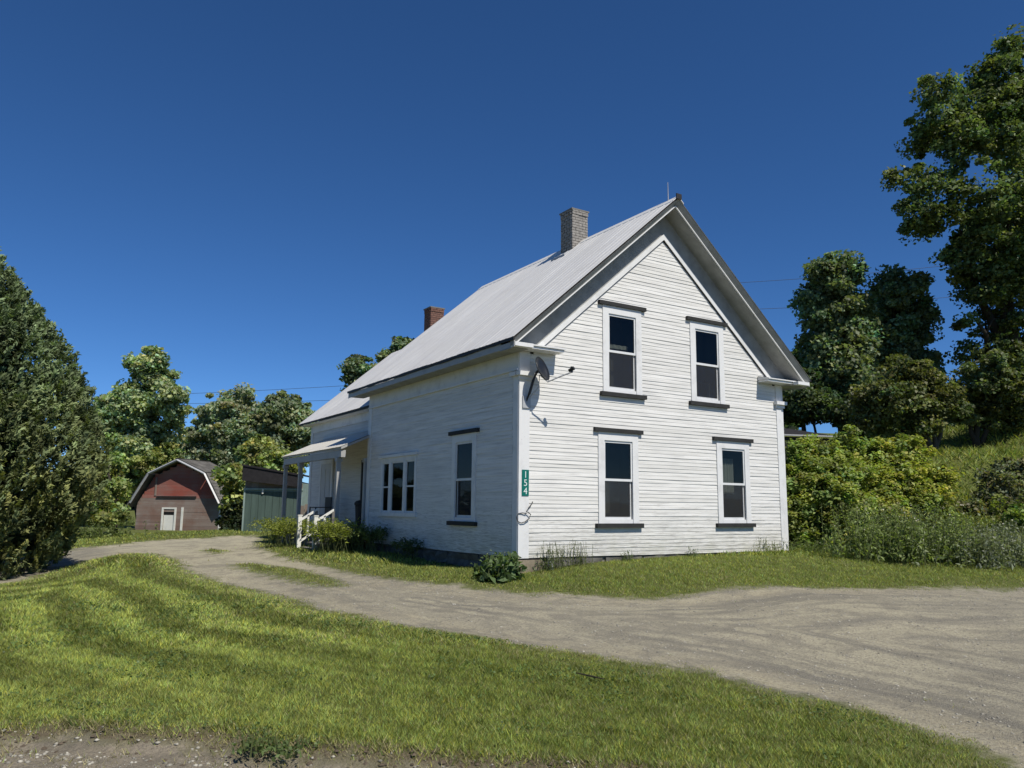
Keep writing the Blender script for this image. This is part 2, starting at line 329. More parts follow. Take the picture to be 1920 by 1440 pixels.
cls = np.where(rq > 0, 2, np.where(dq > 0, 1, 0))
STRIPE = np.tanh(2.2*np.sin(2*np.pi*(-D0_)/.95))*np.clip((-fx-3.2)/1.6, 0, 1)*np.clip((fy+5.4)/2.2, 0, 1)
GRAV = np.clip((-5.0-fx)/1.0, 0, 1)*np.clip((fy-5)/3, 0, 1)+np.clip((fx-2)/4, 0, 1)*np.clip((-3.5-fy)/1.0, 0, 1)*.7+np.clip((fx+1.5)/3, 0, 1)*np.clip((-6.5-fy)/2, 0, 1)*.8
def ground_obj(name, k):
    q = quads[cls == k]; u, inv = np.unique(q, return_inverse=True)
    me = np_mesh(name, np.stack([fx[u], fy[u], Zg[u]], -1), inv.reshape(-1, 4), smooth=True)
    for nm, arr in (('drv', D_), ('road', R_), ('stripe', STRIPE), ('grav', GRAV), ('drv0', D0_)):
        at_ = me.attributes.new(nm, 'FLOAT', 'POINT'); at_.data.foreach_set('value', arr[u].astype(np.float32))
    return tag(link(name, me, M['ground']), kind='structure')
lawn = ground_obj('lawn', 0); drive = ground_obj('driveway', 1); road = ground_obj('road', 2)

# =========================================================== farmhouse
house = empty('farmhouse', (0,0,0), 0, 'white clapboard farmhouse with steep pale metal roof, chimneys and side porch', 'house')
W, L, E = 7.0, 7.05, .0722           # gable width, side length, board exposure
SL, EX, EZ = .867, -.42, 3.79; RX = W/2; RZ = EZ+SL*(RX-EX)
def rz_(x): return EZ+SL*((x if x <= RX else W-x)-EX)
WIN = [(2.24, .51), (5.37, .51), (2.37, 2.995), (4.69, 2.995)]      # centre along the wall, sill bottom
WINL = [(1.99, .51)]
def holes(lst, extra=()): return [(c-.47, c+.47, s+.09, s+1.77) for c, s in lst]+list(extra)
def segs(u0, u1, za, zb, hs):
    cuts = sorted([(h[0], h[1]) for h in hs if h[2] < zb-.02 and h[3] > za+.02]); out = []; a = u0
    for c0, c1 in cuts:
        if c0 > a: out.append((a, min(c0, u1)))
        a = max(a, c1)
    if a < u1: out.append((a, u1))
    return [s for s in out if s[1]-s[0] > .03]
def clap(u0, u1, z, face, T=.0150):    # one board; face maps (u, out, z) to the wall
    n = max(2, min(7, int((u1-u0)/.8))); v = []; f = []
    for i in range(n+1):
        u = u0+(u1-u0)*i/n; j = random.uniform(-.0045, .0045); o = random.uniform(-.003, .005)
        v += [face(u, 0, z+j), face(u, T+o, z+j), face(u, .006+o, z+E+.012+j), face(u, 0, z+E+.012+j)]
    for i in range(n):
        a = i*4; b = a+4
        f += [(a,b,b+1,a+1), (a+1,b+1,b+2,a+2), (a+2,b+2,b+3,a+3)]
    f += [(0,1,2,3), (n*4+3,n*4+2,n*4+1,n*4)]
    return MB().add(v, f)
front = lambda u, o, z: (u, -o, z)
side = lambda u, o, z: (-o, u, z)
def clad(name, face, mat, rows, hs, lim, thick):
    sh = MB(); segl = []
    z = 0
    for k in range(rows):
        u0, u1 = lim(z)
        if u1-u0 < .12: break
        for a, b in segs(u0, u1, z, z+E, hs):
            segl.append((a, b, z))
            p = [face(a, -.004, z), face(b, -.004, z), face(b, -.05, z), face(a, -.05, z), face(a, -.004, z+E), face(b, -.004, z+E), face(b, -.05, z+E), face(a, -.05, z+E)]
            sh.add(p, [(0,3,2,1),(4,5,6,7),(0,1,5,4),(1,2,6,5),(2,3,7,6),(3,0,4,7)])
        z += E
    wall = sh.obj(name, M['inner'], house)
    for a, b, z in segl: clap(a, b, z, face).obj('clapboard', mat, wall)
    return wall
def lim_front(z):
    if z < 3.60: return (.20, W-.20)
    x = (z+E*.5+.76-EZ)/SL+EX; return (max(x, .02), W-max(x, .02))
clad('gable_wall', front, M['clap_x'], 91, holes(WIN), lim_front, .05)
TRI = (4.20, 6.12, .66, 1.99)
clad('side_wall', side, M['clap_y'], 46, holes(WINL, [TRI]), lambda z: (.20, L-.18), .05)
MB().box(W-.05, W+.015, .02, L, -.02, 3.66).obj('far_side_wall', M['clap_y'], house)
MB().prism([(.05,-.02),(W-.05,-.02),(W-.05,3.6),(RX,RZ-.25),(.05,3.6)], L-.06, L-.01, 'y').obj('back_wall', M['clap_x'], house)
# corner boards with small capitals
for x0, x1 in ((-.022, .20), (W-.20, W+.022)):
    cb = MB().box(x0, x1, -.028, .0, -.005, 3.65).obj('corner_board', M['trim'], house)
    MB().box(x0-.07, x1+.045, -.115, -.0285, 3.20, 3.275).box(x0-.03, x1+.02, -.06, -.0285, 3.13, 3.199).obj('capital', M['trim'], cb)
MB().box(-.0285, .0, 0.002, .17, -.005, 3.3).obj('corner_board', M['trim'], house)
MB().box(-.0285, .0, L-.18, L+.02, -.005, 3.3).obj('corner_board', M['trim'], house)
MB().box(-.10, -.0, 0.002, .2, 3.20, 3.27).obj('capital', M['trim'], house)
# side eave: frieze, soffit, fascia, dark drip edge
Y0, Y1 = -.49, 7.57
MB().box(-.035, .0, -.0, L, 3.30, 3.63).obj('frieze_board', M['trim'], house)
MB().box(-.06, -.036, .0, L, 3.30, 3.335).obj('frieze_moulding', M['trim'], house)
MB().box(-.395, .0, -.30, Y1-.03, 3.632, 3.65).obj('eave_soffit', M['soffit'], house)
MB().box(-.415, -.396, Y0+.03, Y1-.02, 3.61, 3.725).obj('eave_fascia', M['porchgrey'], house)
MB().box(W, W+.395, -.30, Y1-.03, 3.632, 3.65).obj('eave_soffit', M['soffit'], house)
MB().box(W+.396, W+.415, Y0+.03, Y1-.02, 3.61, 3.725).obj('eave_fascia', M['porchgrey'], house)
# the dark drip edge wavers a little along its length
def wavy_edge(x0, x1, ya, yb, z0, z1):
    mb = MB(); n = 26; rr = random.Random(3)
    prev = None
    for i in range(n+1):
        y = ya+(yb-ya)*i/n; j = rr.uniform(-.010, .010)-.03*math.sin(math.pi*i/n)*0
        ring = [(x0+j*.4, y, z0+j), (x1, y, z0+j), (x1, y, z1), (x0, y, z1)]
        k = len(mb.v); mb.v += ring
        if i: mb.f += [(k-4+a, k-4+(a+1)%4, k+(a+1)%4, k+a) for a in range(4)]
    mb.f += [(0,1,2,3), (k+3,k+2,k+1,k)]
    return mb
wavy_edge(-.445, -.416, Y0, Y1, 3.725, 3.778).obj('drip_edge', M['edge'], house)
wavy_edge(W+.416, W+.445, Y0, Y1, 3.725, 3.778).obj('drip_edge', M['edge'], house)
# rakes: crown, lip, soffit, shaded plank, white frieze board
def rake(a, b, ya, yb, name, mat, zmin=None, mb=None):
    mb = mb or MB()
    for sgn in (0, 1):
        xa = xb = EX
        if zmin is not None: xa = (zmin+a-EZ)/SL+EX; xb = (zmin+b-EZ)/SL+EX
        poly = [(xa, rz_(xa)-a), (RX, RZ-a), (RX, RZ-b), (xb, rz_(xb)-b)]
        if sgn: poly = [(W-x, z) for x, z in poly][::-1]
        mb.prism(poly, ya, yb, 'y')
    return mb.obj(name, mat, house)
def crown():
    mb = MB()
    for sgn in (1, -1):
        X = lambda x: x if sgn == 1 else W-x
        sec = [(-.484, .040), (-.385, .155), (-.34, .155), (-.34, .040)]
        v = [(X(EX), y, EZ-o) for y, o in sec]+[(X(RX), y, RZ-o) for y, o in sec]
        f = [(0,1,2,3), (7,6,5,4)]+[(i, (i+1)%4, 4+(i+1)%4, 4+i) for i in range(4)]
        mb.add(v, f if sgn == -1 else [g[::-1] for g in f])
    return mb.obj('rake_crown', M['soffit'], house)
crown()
rake(.157, .182, -.412, -.378, 'rake_moulding', M['trim'])
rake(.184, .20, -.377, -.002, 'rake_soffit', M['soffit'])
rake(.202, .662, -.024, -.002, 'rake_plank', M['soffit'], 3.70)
rake(.663, .785, -.055, -.003, 'rake_frieze_board', M['trim'], 3.70)
rake(.786, .80, -.04, -.004, 'rake_frieze_bead', M['dark'], 3.70)
rake(.04, .20, Y1-.06, Y1-.03, 'back_rake_board', M['trim'])
for s in (0, 1):                         # cornice returns
    X = (lambda x: x) if s == 0 else (lambda x: W-x)
    cr = MB().box(X(-.40), X(.76), -.31, -.026, 3.655, 3.70).box(X(-.415), X(.78), -.34, -.027, 3.702, 3.725).obj('cornice_return', M['trim'], house)
    MB().prism([(-.34,3.726), (-.027,3.726), (-.027,3.80)], X(-.40), X(.77), 'x').obj('return_roof', M['roof'], cr)
    MB().box(X(-.40), X(-.02), -.475, -.342, 3.63, 3.70).obj('return_end', M['trim'], cr)

# windows -------------------------------------------------
def mapped(face, boxes):
    mb = MB()
    for u0, u1, o0, o1, z0, z1 in boxes:
        p = [face(u, o, z) for z in (z0, z1) for (u, o) in ((u0,o0),(u1,o0),(u1,o1),(u0,o1))]
        mb.add(p, [(0,3,2,1),(4,5,6,7),(0,1,5,4),(1,2,6,5),(2,3,7,6),(3,0,4,7)])
    return mb
def room(face, u0, u1, z0, z1, par, curtain=None):
    mapped(face, [(u0,u0+.01,-.55,-.055,z0,z1),(u1-.01,u1,-.55,-.055,z0,z1),(u0+.011,u1-.011,-.55,-.055,z0,z0+.01),(u0+.011,u1-.011,-.55,-.055,z1-.01,z1),(u0,u1,-.57,-.551,z0,z1)]).obj('reveal', M['inner'], par)
    if curtain:
        a, b, c, d = curtain; mb = MB(); n = 18; v = []; f = []
        for i in range(n+1):
            u = a+(b-a)*i/n; o = -.20+.018*math.sin(i*1.7)
            v += [face(u, o, c), face(u, o, d)]
        for i in range(n): f.append((2*i, 2*i+2, 2*i+3, 2*i+1))
        mb.add(v, f); mb.obj('curtain', M['curtain'], par)
def window(c, s, face, label, curtain=None):
    w = empty('window', (0,0,0)); w.parent = house; w['label'] = label
    # s = sill bottom; the whole set is 1.86 m tall
    mapped(face, [(c-.49,c-.345,0,.034,s+.08,s+1.79),(c+.345,c+.49,0,.034,s+.08,s+1.79),(c-.345,c+.345,0,.034,s+1.635,s+1.79)]).obj('casing', M['trim'], w)
    mapped(face, [(c-.565,c+.565,0,.085,s,s+.079)]).obj('sill', M['dark'], w)
    mapped(face, [(c-.595,c+.595,0,.075,s+1.791,s+1.865)]).obj('header_cap', M['dark'], w)
    t = .032
    def sash(z0, z1, o, nm):
        mapped(face, [(c-.344,c-.344+t,o-.03,o,z0,z1),(c+.344-t,c+.344,o-.03,o,z0,z1),(c-.344+t,c+.344-t,o-.03,o,z0,z0+.045),(c-.344+t,c+.344-t,o-.03,o,z1-.04,z1)]).obj(nm, M['sash'], w)
        mapped(face, [(c-.344+t,c+.344-t,o-.018,o-.012,z0+.045,z1-.04)]).obj('pane', M['glass'], w)
    mapped(face, [(c-.31,c+.31,.000,.002,s+.20,s+.868)]).obj('screen', M['screen'], w)
    sash(s+.87, s+1.634, .012, 'upper_sash'); sash(s+.155, s+.91, -.022, 'lower_sash')
    mapped(face, [(c-.344,c+.344,-.05,.02,s+.08,s+.154)]).obj('stool', M['trim'], w)
    room(face, c-.5, c+.5, s-.02, s+1.85, w, curtain)
    return w
window(*WIN[0], front, 'ground floor sash window nearest the near corner of the gable wall')
window(*WIN[1], front, 'ground floor sash window beside the leafy bush', (5.37-.1, 5.37+.25, 1.2, 1.95))
window(*WIN[2], front, 'upper sash window on the chimney side of the gable', (2.37-.34, 2.37+.34, 4.0, 4.08))
window(*WIN[3], front, 'upper sash window on the tree side of the gable', (4.69-.3, 4.69+.3, 3.1, 3.55))
window(*WINL[0], side, 'tall sash window in the shaded side wall')
tw = empty('window'); tw.parent = house; tw['label'] = 'three-light window in the shaded side wall'
u0, u1, z0, z1 = 4.16, 6.16, .64, 2.0
mapped(side, [(u0,u0+.10,0,.03,z0+.09,z1),(u1-.10,u1,0,.03,z0+.09,z1),(u0+.10,u1-.10,0,.03,z1-.10,z1),(4.73,4.86,0,.028,z0+.09,z1-.10),(5.54,5.68,0,.028,z0+.09,z1-.10)]).obj('casing', M['trim'], tw)
mapped(side, [(u0-.06,u1+.06,0,.06,z0,z0+.089)]).obj('sill', M['trim'], tw)
mapped(side, [(u0-.06,u1+.08,0,.07,z1+.001,z1+.065)]).obj('header_cap', M['trim'], tw)
for a, b, rail in ((4.26,4.73,1), (4.86,5.54,0), (5.68,6.06,1)):
    bx = [(a,a+.03,-.02,.01,.73,1.90),(b-.03,b,-.02,.01,.73,1.90),(a+.03,b-.03,-.02,.01,.73,.77),(a+.03,b-.03,-.02,.01,1.865,1.90)]
    if rail: bx.append((a+.03,b-.03,-.02,.01,1.30,1.335))
    mapped(side, bx).obj('sash', M['sash'], tw); mapped(side, [(a+.03,b-.03,-.012,-.006,.77,1.865)]).obj('pane', M['glass'], tw)
room(side, u0-.02, u1+.02, z0-.02, z1+.05, tw)

# foundation -------------------------------------------------
MB().box(.05, W-.02, .045, .3, -.7, .0).box(.045, .3, .31, L, -.7, .0).box(W-.3, W-.03, .31, L, -.7, .0).obj('foundation_wall', M['mortar'], house)
found = MB().box(.02, .03, .2, .3, -.5, -.45).obj('foundation', M['stone'], house)
def stone(x0, x1, y0, y1, z0, z1, mt='stone2'):
    mb = MB(); v = []; n = 0
    for z in (z0, (z0+z1)/2, z1):
        for x, y in ((x0,y0),((x0+x1)/2,y0),(x1,y0),(x1,y1),((x0+x1)/2,y1),(x0,y1)):
            v.append((x+random.uniform(-.035,.035), y+random.uniform(-.022,.022), z+random.uniform(-.02,.015)))
    f = [(5,4,3,2,1,0), (12,13,14,15,16,17)]
    for k in (0, 6): f += [(k+i, k+(i+1)%6, k+6+(i+1)%6, k+6+i) for i in range(6)]
    return mb.add(v, f).obj('foundation_stone', M[mt], found)
stone(-.01, .50, -.03, .1, -.45, -.03, 'stone')
x = .60
while x < W-.4:
    w_ = random.uniform(.35, .75); h_ = random.uniform(-.03, -.02)
    stone(x, min(x+w_, W-.02), .0, .12, -.25, h_); stone(x-.1, min(x+w_-.14, W-.02), .0, .12, -.5, -.27); x += w_+.03
y = .14
while y < L-.4:
    w_ = random.uniform(.4, .8)
    stone(.0, .12, y, min(y+w_, L), -.24, -.025); stone(.01, .12, y-.05, min(y+w_-.08, L), -.5, -.26); y += w_+.03

# roof -------------------------------------------------
roof = MB()
for s in (0, 1):
    X = (lambda x: x) if s == 0 else (lambda x: W-x)
    p = [(X(EX+.015), EZ-.005), (X(RX), RZ-.018), (X(RX), RZ-.036), (X(EX+.015), EZ-.033)]
    roof.prism(p if s == 0 else p[::-1], Y0+.012, Y1-.012, 'y')
roof = roof.obj('roof', M['edge'], house)
def panel_mesh(wd, ex, ez, rx, rz, over=.03, seed=0, jag=.0):
    rr = random.Random(seed); prof = []
    for k in range(3):
        b = wd*k/3
        prof += [(b+.0,.0),(b+.02,.006),(b+.045,.006),(b+.065,0),(b+wd/6+.03,.001)]
    prof.append((wd+.02, .002))
    nrm = Vector((-(rz-ez), 0, rx-ex)).normalized(); dirv = Vector((rx-ex, 0, rz-ez)).normalized(); ln = math.hypot(rx-ex, rz-ez)
    rows = 6; v = []; f = []; n = len(prof)
    for r_ in range(rows+1):
        t = -over+(ln+over)*r_/rows
        if r_ == 0: t += rr.uniform(-jag, jag)
        for yy, h in prof:
            hh = h+.004+rr.uniform(0, .003); p = Vector((ex,0,ez))+dirv*t+nrm*hh
            v.append((p.x, yy, p.z))
    for r_ in range(rows):
        for k in range(n-1):
            a = r_*n+k; f.append((a, a+n, a+n+1, a+1))
    return MB().add(v, f).mesh('roof_panel')
NP = 12; wd = (Y1-Y0)/NP
for s in (0, 1):
    variants = [panel_mesh(wd, EX if s == 0 else W-EX, EZ, RX, RZ, .03, 10*s+k, .012) for k in range(3)]
    for k in range(NP):
        o = link('roof_panel', variants[k%3], M['roof'], roof); o.location = (0, Y0+wd*k, random.uniform(0, .003))
MB().prism([(RX-.15,RZ-.126),(RX,RZ+.010),(RX+.15,RZ-.126),(RX+.15,RZ-.108),(RX,RZ+.028),(RX-.15,RZ-.108)], Y0-.01, Y1, 'y').obj('ridge_cap', M['roof'], house)
MB().box(RX-.07, RX+.07, Y0-.035, Y0-.012, RZ-.05, RZ+.06).obj('ridge_end_cap', M['edge'], house)
MB().tube([(RX,-.2,RZ+.03),(RX,-.2,RZ+.42)], [.011,.006], 6).obj('lightning_rod', M['metal'], house)
def chimney(x0, x1, y0, y1, z0, z1, mat, label):
    ch = MB().box(x0+.012, x1-.012, y0+.012, y1-.012, z0, z1-.03).obj('chimney', M['mortar'], house); ch['label'] = label
    mb = MB(); bh, bl, j = .066, .20, .012; z = z0; row = 0
    while z < z1:
        off = (row % 2)*bl*.5
        top = 0.018 if z > z1-.16 else 0
        for ax in (0, 1):
            a0, a1 = (x0, x1) if ax == 0 else (y0, y1)
            u = a0-off
            while u < a1-.01:
                ua, ub = max(u, a0)+j*.4, min(u+bl, a1)-j*.4
                if ub-ua > .03:
                    d = random.uniform(-.004, .004)+top
                    if ax == 0: mb.box(ua, ub, y0-d, y0+.03, z, z+bh-j); mb.box(ua, ub, y1-.03, y1+d, z, z+bh-j)
                    else: mb.box(x0-d, x0+.03, ua+.03, ub-.03 if ub > y1-.03 else ub, z, z+bh-j); mb.box(x1-.03, x1+d, ua+.03, ub, z, z+bh-j)
                u += bl
        z += bh; row += 1
    mb.obj('brickwork', mat, ch, 'stuff')
    MB().box(x0-.025, x1+.025, y0-.025, y1+.025, z1, z1+.035).obj('chimney_cap', M['mortar'], ch)
chimney(3.19, 3.66, 2.74, 3.21, 6.3, 7.92, M['brick'], 'tall grey-brown brick chimney on the main ridge')
MB().box(2.93, 3.19, 2.70, 3.25, 6.72, 6.76).obj('chimney_flashing', M['metal'], house)

# rear wing -------------------------------------------------
RY0, RY1 = L, 13.2; REX, REZ, RRX, RRZ = .2, 3.49, 3.35, 6.2
wall_mb = MB(); z = 0
while z < 3.25:
    wall_mb.add(clap(RY0, RY1, z, lambda u, o, zz: (.5-o, u, zz)).v, [(a,b,c,d) for a,b,c,d in clap(RY0, RY1, z, lambda u, o, zz: (.5-o, u, zz)).f]); z += E
rw = MB().box(.505, .6, RY0, RY1, -.4, 3.45).box(6.1, 6.2, RY0, RY1, -.4, 3.45).obj('rear_wing_wall', M['inner'], house)
wall_mb.obj('clapboards', M['clap_y'], rw, 'stuff')
MB().prism([(.5,-.4),(6.2,-.4),(6.2,3.4),(RRX,RRZ-.2),(.5,3.4)], RY1-.05, RY1+.02, 'y').obj('rear_wing_end_wall', M['clap_x'], house)
MB().box(.46, .5-.022, RY0, RY1, 3.16, 3.44).obj('rear_frieze_board', M['trim'], house)
MB().box(.47, .503, RY1-.16, RY1+.03, -.02, 3.2).obj('corner_board', M['trim'], house)
MB().box(.24, .50, RY0, RY1+.35, 3.40, 3.42).obj('rear_eave_soffit', M['trim'], house)
rroof = MB()
for s in (0, 1):
    X = (lambda x: x) if s == 0 else (lambda x: 2*RRX-x)
    p = [(X(REX), REZ-.01), (X(RRX), RRZ-.02), (X(RRX), RRZ-.07), (X(REX), REZ-.07)]
    rroof.prism(p if s == 0 else p[::-1], L-.3, RY1+.42, 'y')
rroof = rroof.obj('rear_wing_roof', M['edge'], house)
NP2 = 10; wd2 = (RY1+.44-L+.3)/NP2
for s in (0, 1):
    pm_ = [panel_mesh(wd2, REX if s == 0 else 2*RRX-REX, REZ, RRX, RRZ, .03, 40+k+3*s, .01) for k in range(2)]
    for k in range(NP2): link('roof_panel', pm_[k%2], M['roof'], rroof).location = (0, L-.3+wd2*k, 0)
chimney(3.15, 3.62, 10.2, 10.67, 5.6, 7.1, M['brick2'], 'short red brick chimney on the rear wing ridge')

# porch -------------------------------------------------
PY0, PY1, PX0 = 6.98, 12.0, -.75
pr = MB().prism([(PX0, 2.31), (.476, 2.87), (.476, 2.80), (PX0, 2.25)], PY0, PY1, 'y').obj('porch_roof', M['porchgrey'], house)
NP3 = 8; wd3 = (PY1-PY0)/NP3
pm_ = [panel_mesh(wd3, PX0, 2.318, .474, 2.878, .05, 70+k, .01) for k in range(2)]
for k in range(NP3): link('roof_panel', pm_[k%2], M['porchroof'], pr).location = (0, PY0+wd3*k, 0)
MB().box(PX0+.02, PX0+.14, PY0+.05, PY1-.05, 2.06, 2.235).obj('porch_beam', M['porchgrey'], house)
pd = MB().box(PX0+.05, .47, PY0, PY1, .02, .16).obj('porch_floor', M['deck'], house)
for k in range(8):
    MB().box(PX0-.02+k*.155, PX0+.125+k*.155, PY0-.03, PY1+.03, .162, .19).obj('deck_board', M['deck'], pd)
for k in range(40):
    yy = PY0+.02+k*.125
    if yy < 8.3 and yy > 6.9: continue
    MB().box(PX0+.01, PX0+.03, yy, yy+.09, -.35, .02).obj('skirt_slat', M['deck'], pd)
for (px_, py_) in ((PX0+.08, 10.45), (PX0+.08, 7.35), (-.02, 7.15), (PX0+.08, 11.9)):
    po = MB().box(px_-.05, px_+.05, py_-.05, py_+.05, .19, 2.06).obj('porch_post', M['porchgrey'], house)
    MB().box(px_-.075, px_+.075, py_-.075, py_+.075, .191, .34).obj('post_base', M['porchgrey'], po)
    MB().box(px_-.075, px_+.075, py_-.075, py_+.075, 1.96, 2.058).obj('post_cap', M['porchgrey'], po)
dr = MB().box(.440, .478, 11.05, 11.95, .19, 2.12).obj('door', M['door'], house); dr['label'] = 'pale closed panel door at the far end of the porch'
for a, b in ((.35,.95), (1.1,1.95)):
    for c_ in (11.15, 11.55): MB().box(.432, .4395, c_, c_+.3, a, b).obj('door_panel', M['door'], dr)
MB().tube([(.42,11.12,1.08),(.44,11.12,1.08)], .03, 8).obj('door_knob', M['metal'], dr)
MB().box(.43, .479, 10.93, 11.05, .19, 2.24).box(.43, .479, 11.95, 12.07, .19, 2.24).box(.43, .479, 11.051, 11.949, 2.121, 2.24).obj('door_casing', M['trim'], house)
d2 = MB().box(.45, .478, 7.75, 8.62, .19, 2.1).obj('door', M['edge'], house); d2['label'] = 'dark screen door beside the main house corner'
MB().box(.425, .449, 7.75, 7.84, .19, 2.1).box(.425, .449, 8.53, 8.62, .19, 2.1).box(.425, .449, 7.841, 8.529, 2.0, 2.1).box(.425, .449, 7.841, 8.529, .95, 1.05).obj('door_frame', M['edge'], d2)
# steps and two white handrails
for k in range(3):
    MB().box(-1.28+.17*k, -1.08+.17*k, 7.05, 8.2, -.19+.115*k, -.155+.115*k).box(-1.12+.17*k, -1.10+.17*k, 7.05, 8.2, -.35, -.19+.115*k).obj('step', M['deck'], house)
for yy in (7.02, 8.28):
    hr = MB().box(-1.34, -1.245, yy-.045, yy+.045, -.28, .61).box(-1.35, -1.235, yy-.055, yy+.055, .61, .635).obj('handrail_post', M['rail'], house)
    def bar(p, q, h, w=.03):
        (xa, za), (xb, zb) = p, q
        return MB().prism([(xa,za-h/2),(xb,zb-h/2),(xb,zb+h/2),(xa,za+h/2)], yy-w, yy+w, 'y')
    bar((-1.245,.52), (-.86,.76), .06).obj('top_rail', M['rail'], hr)
    bar((-1.245,-.02), (-.90,.22), .05).obj('bottom_rail', M['rail'], hr)
    for bx_ in (-1.08,): bar((bx_-.025,.34), (bx_+.025,.365), .55).obj('baluster', M['rail'], hr)
    bar((-.90,.42), (-.84,.44), .60).obj('end_post', M['deck'], hr)

# =========================================================== things on and near the house
dish = empty('satellite_dish', (.26,-.3,3.3), 0, 'dark satellite dish on a bracket high at the near corner of the house', 'satellite dish')
n_ = Vector((.42,-.82,.36)).normalized(); a_ = n_.cross(Vector((0,0,1))).normalized(); b_ = a_.cross(n_)
v = []; f = []; NR, NA = 5, 20
for k in range(NR+1):
    r_ = k/NR
    for i in range(NA):
        w_ = 2*math.pi*i/NA; v.append(a_*(.20*r_*math.cos(w_))+b_*(.235*r_*math.sin(w_))+n_*(.07*r_*r_-.03))
for k in range(NR):
    for i in range(NA): f.append((k*NA+i, k*NA+(i+1)%NA, (k+1)*NA+(i+1)%NA, (k+1)*NA+i))
nb = len(v); v += [q-n_*.014 for q in v[:nb]]; f += [tuple(i+nb for i in g[::-1]) for g in f[:]]
f += [(NR*NA+i, NR*NA+(i+1)%NA, nb+NR*NA+(i+1)%NA, nb+NR*NA+i) for i in range(NA)]
MB().add(v, f).obj('reflector', M['dish'], dish, smooth=True)
bot = -b_*.27+n_*.04; lnb = Vector((.38,-.40,-.02))
MB().tube([-n_*.05-b_*.1, bot, bot+(lnb-bot)*.5+Vector((0,0,-.02)), lnb+Vector((0,0,-.05))], .014, 6).obj('feed_arm', M['metal'], dish)
MB().tube([lnb-n_*(-.05), lnb-n_*.06], [.035,.03], 8).tube([lnb+Vector((0,0,-.06)), lnb+Vector((0,0,.05))], .022, 6).obj('receiver_head', M['dish'], dish)
MB().tube([-n_*.06, Vector((-.06,.06,-.06)), Vector((-.09,.12,-.2)), Vector((-.12,.19,-.42)), Vector((-.14,.265,-.55))], .025, 8).obj('mast', M['dish'], dish)
MB().box(-.22,-.06,.245,.275,-.68,-.46).obj('wall_plate', M['metal'], dish)
MB().tube([Vector((-.02,.02,-.10)), Vector((.02,.10,-.3)), Vector((-.08,.262,-.5))], .010, 6).obj('brace', M['metal'], dish)
sg = empty('house_number_sign', (.115,-.03,1.07), 0, 'narrow green house number sign on the white corner board', 'sign')
MB().box(-.072, .072, -.010, -.001, 0, .455).obj('plate', M['sign'], sg)
for i, chx in enumerate('154'):
    cu = bpy.data.curves.new('digit', 'FONT'); cu.body = chx; cu.size = .165; cu.align_x = 'CENTER'; cu.extrude = .0012
    tmp = bpy.data.objects.new('digit_curve', cu); COL.objects.link(tmp)
    bpy.context.view_layer.update()
    me = bpy.data.meshes.new_from_object(tmp.evaluated_get(bpy.context.evaluated_depsgraph_get())); bpy.data.objects.remove(tmp)
    o = link('digit', me, M['white'], sg); o.rotation_euler = (R(90),0,0); o.location = (0,-.0115,.315-.143*i)
cb = MB()
cb.tube([(.26,-.05,.97),(.24,-.055,.93),(.17,-.06,.86),(.12,-.065,.80),(.16,-.07,.78),(.205,-.075,.75),(.18,-.07,.68),(.10,-.06,.62),(.02,-.05,.60),(-.04,-.04,.63),(-.06,-.03,.70),(-.03,-.035,.76),(.05,-.05,.775),(.13,-.06,.765)], .009, 6)
tag(cb.obj('loose_cable', M['cable']), 'loop of dark cable hanging on the corner of the house below the green sign', 'cable')
st_ = MB().prism([(.54,.03),(.60,.04),(.665,-.30),(.605,-.30)], -.14, -.09, 'y'); tag(st_.obj('leaning_board', M['trim']), 'short white board leaning at the foot of the gable wall', 'board')
# patio chair and bin on the porch
pc = empty('porch_chair', (-.15,10.1,.19), 0, 'dark metal chair standing on the shaded porch', 'chair')
MB().box(-.24,.24,-.24,.24,.40,.43).obj('seat', M['cable'], pc)
MB().box(.20,.235,-.24,.24,.44,.92).obj('backrest', M['cable'], pc)
for sx in (-.22,.22):
    for sy in (-.22,.22): MB().tube([(sx*1.1,sy*1.1,0),(sx,sy,.40)], .014, 6).obj('leg', M['cable'], pc)
for sy in (-.25,.25): MB().box(-.24,.24,sy-.02,sy+.02,.62,.645).box(-.24,-.21,sy-.015,sy+.015,.43,.62).obj('armrest', M['cable'], pc)
bn = MB(); prof = [(.20,0),(.24,.6),(.26,.62),(.26,.66),(.22,.70),(.06,.74)]
v = []; f = []
for r_, z_ in prof:
    for i in range(14): v.append((.16+r_*math.cos(i*math.tau/14), 7.6+r_*math.sin(i*math.tau/14), .19+z_*1.15))
for k in range(len(prof)-1):
    for i in range(14): f.append((k*14+i, k*14+(i+1)%14, (k+1)*14+(i+1)%14, (k+1)*14+i))
f += [tuple(range(14))[::-1], tuple(range(70,84))]
tag(bn.add(v, f).obj('waste_bin', M['edge'], smooth=False), 'black bin on the porch beside the main house corner', 'bin')

# =========================================================== barn
bc = (-0.494,30.665,-0.489)
barn = empty('gambrel_barn', (bc[0], bc[1], -.42), R(-43.5), 'small weathered red gambrel barn at the end of the drive', 'barn')
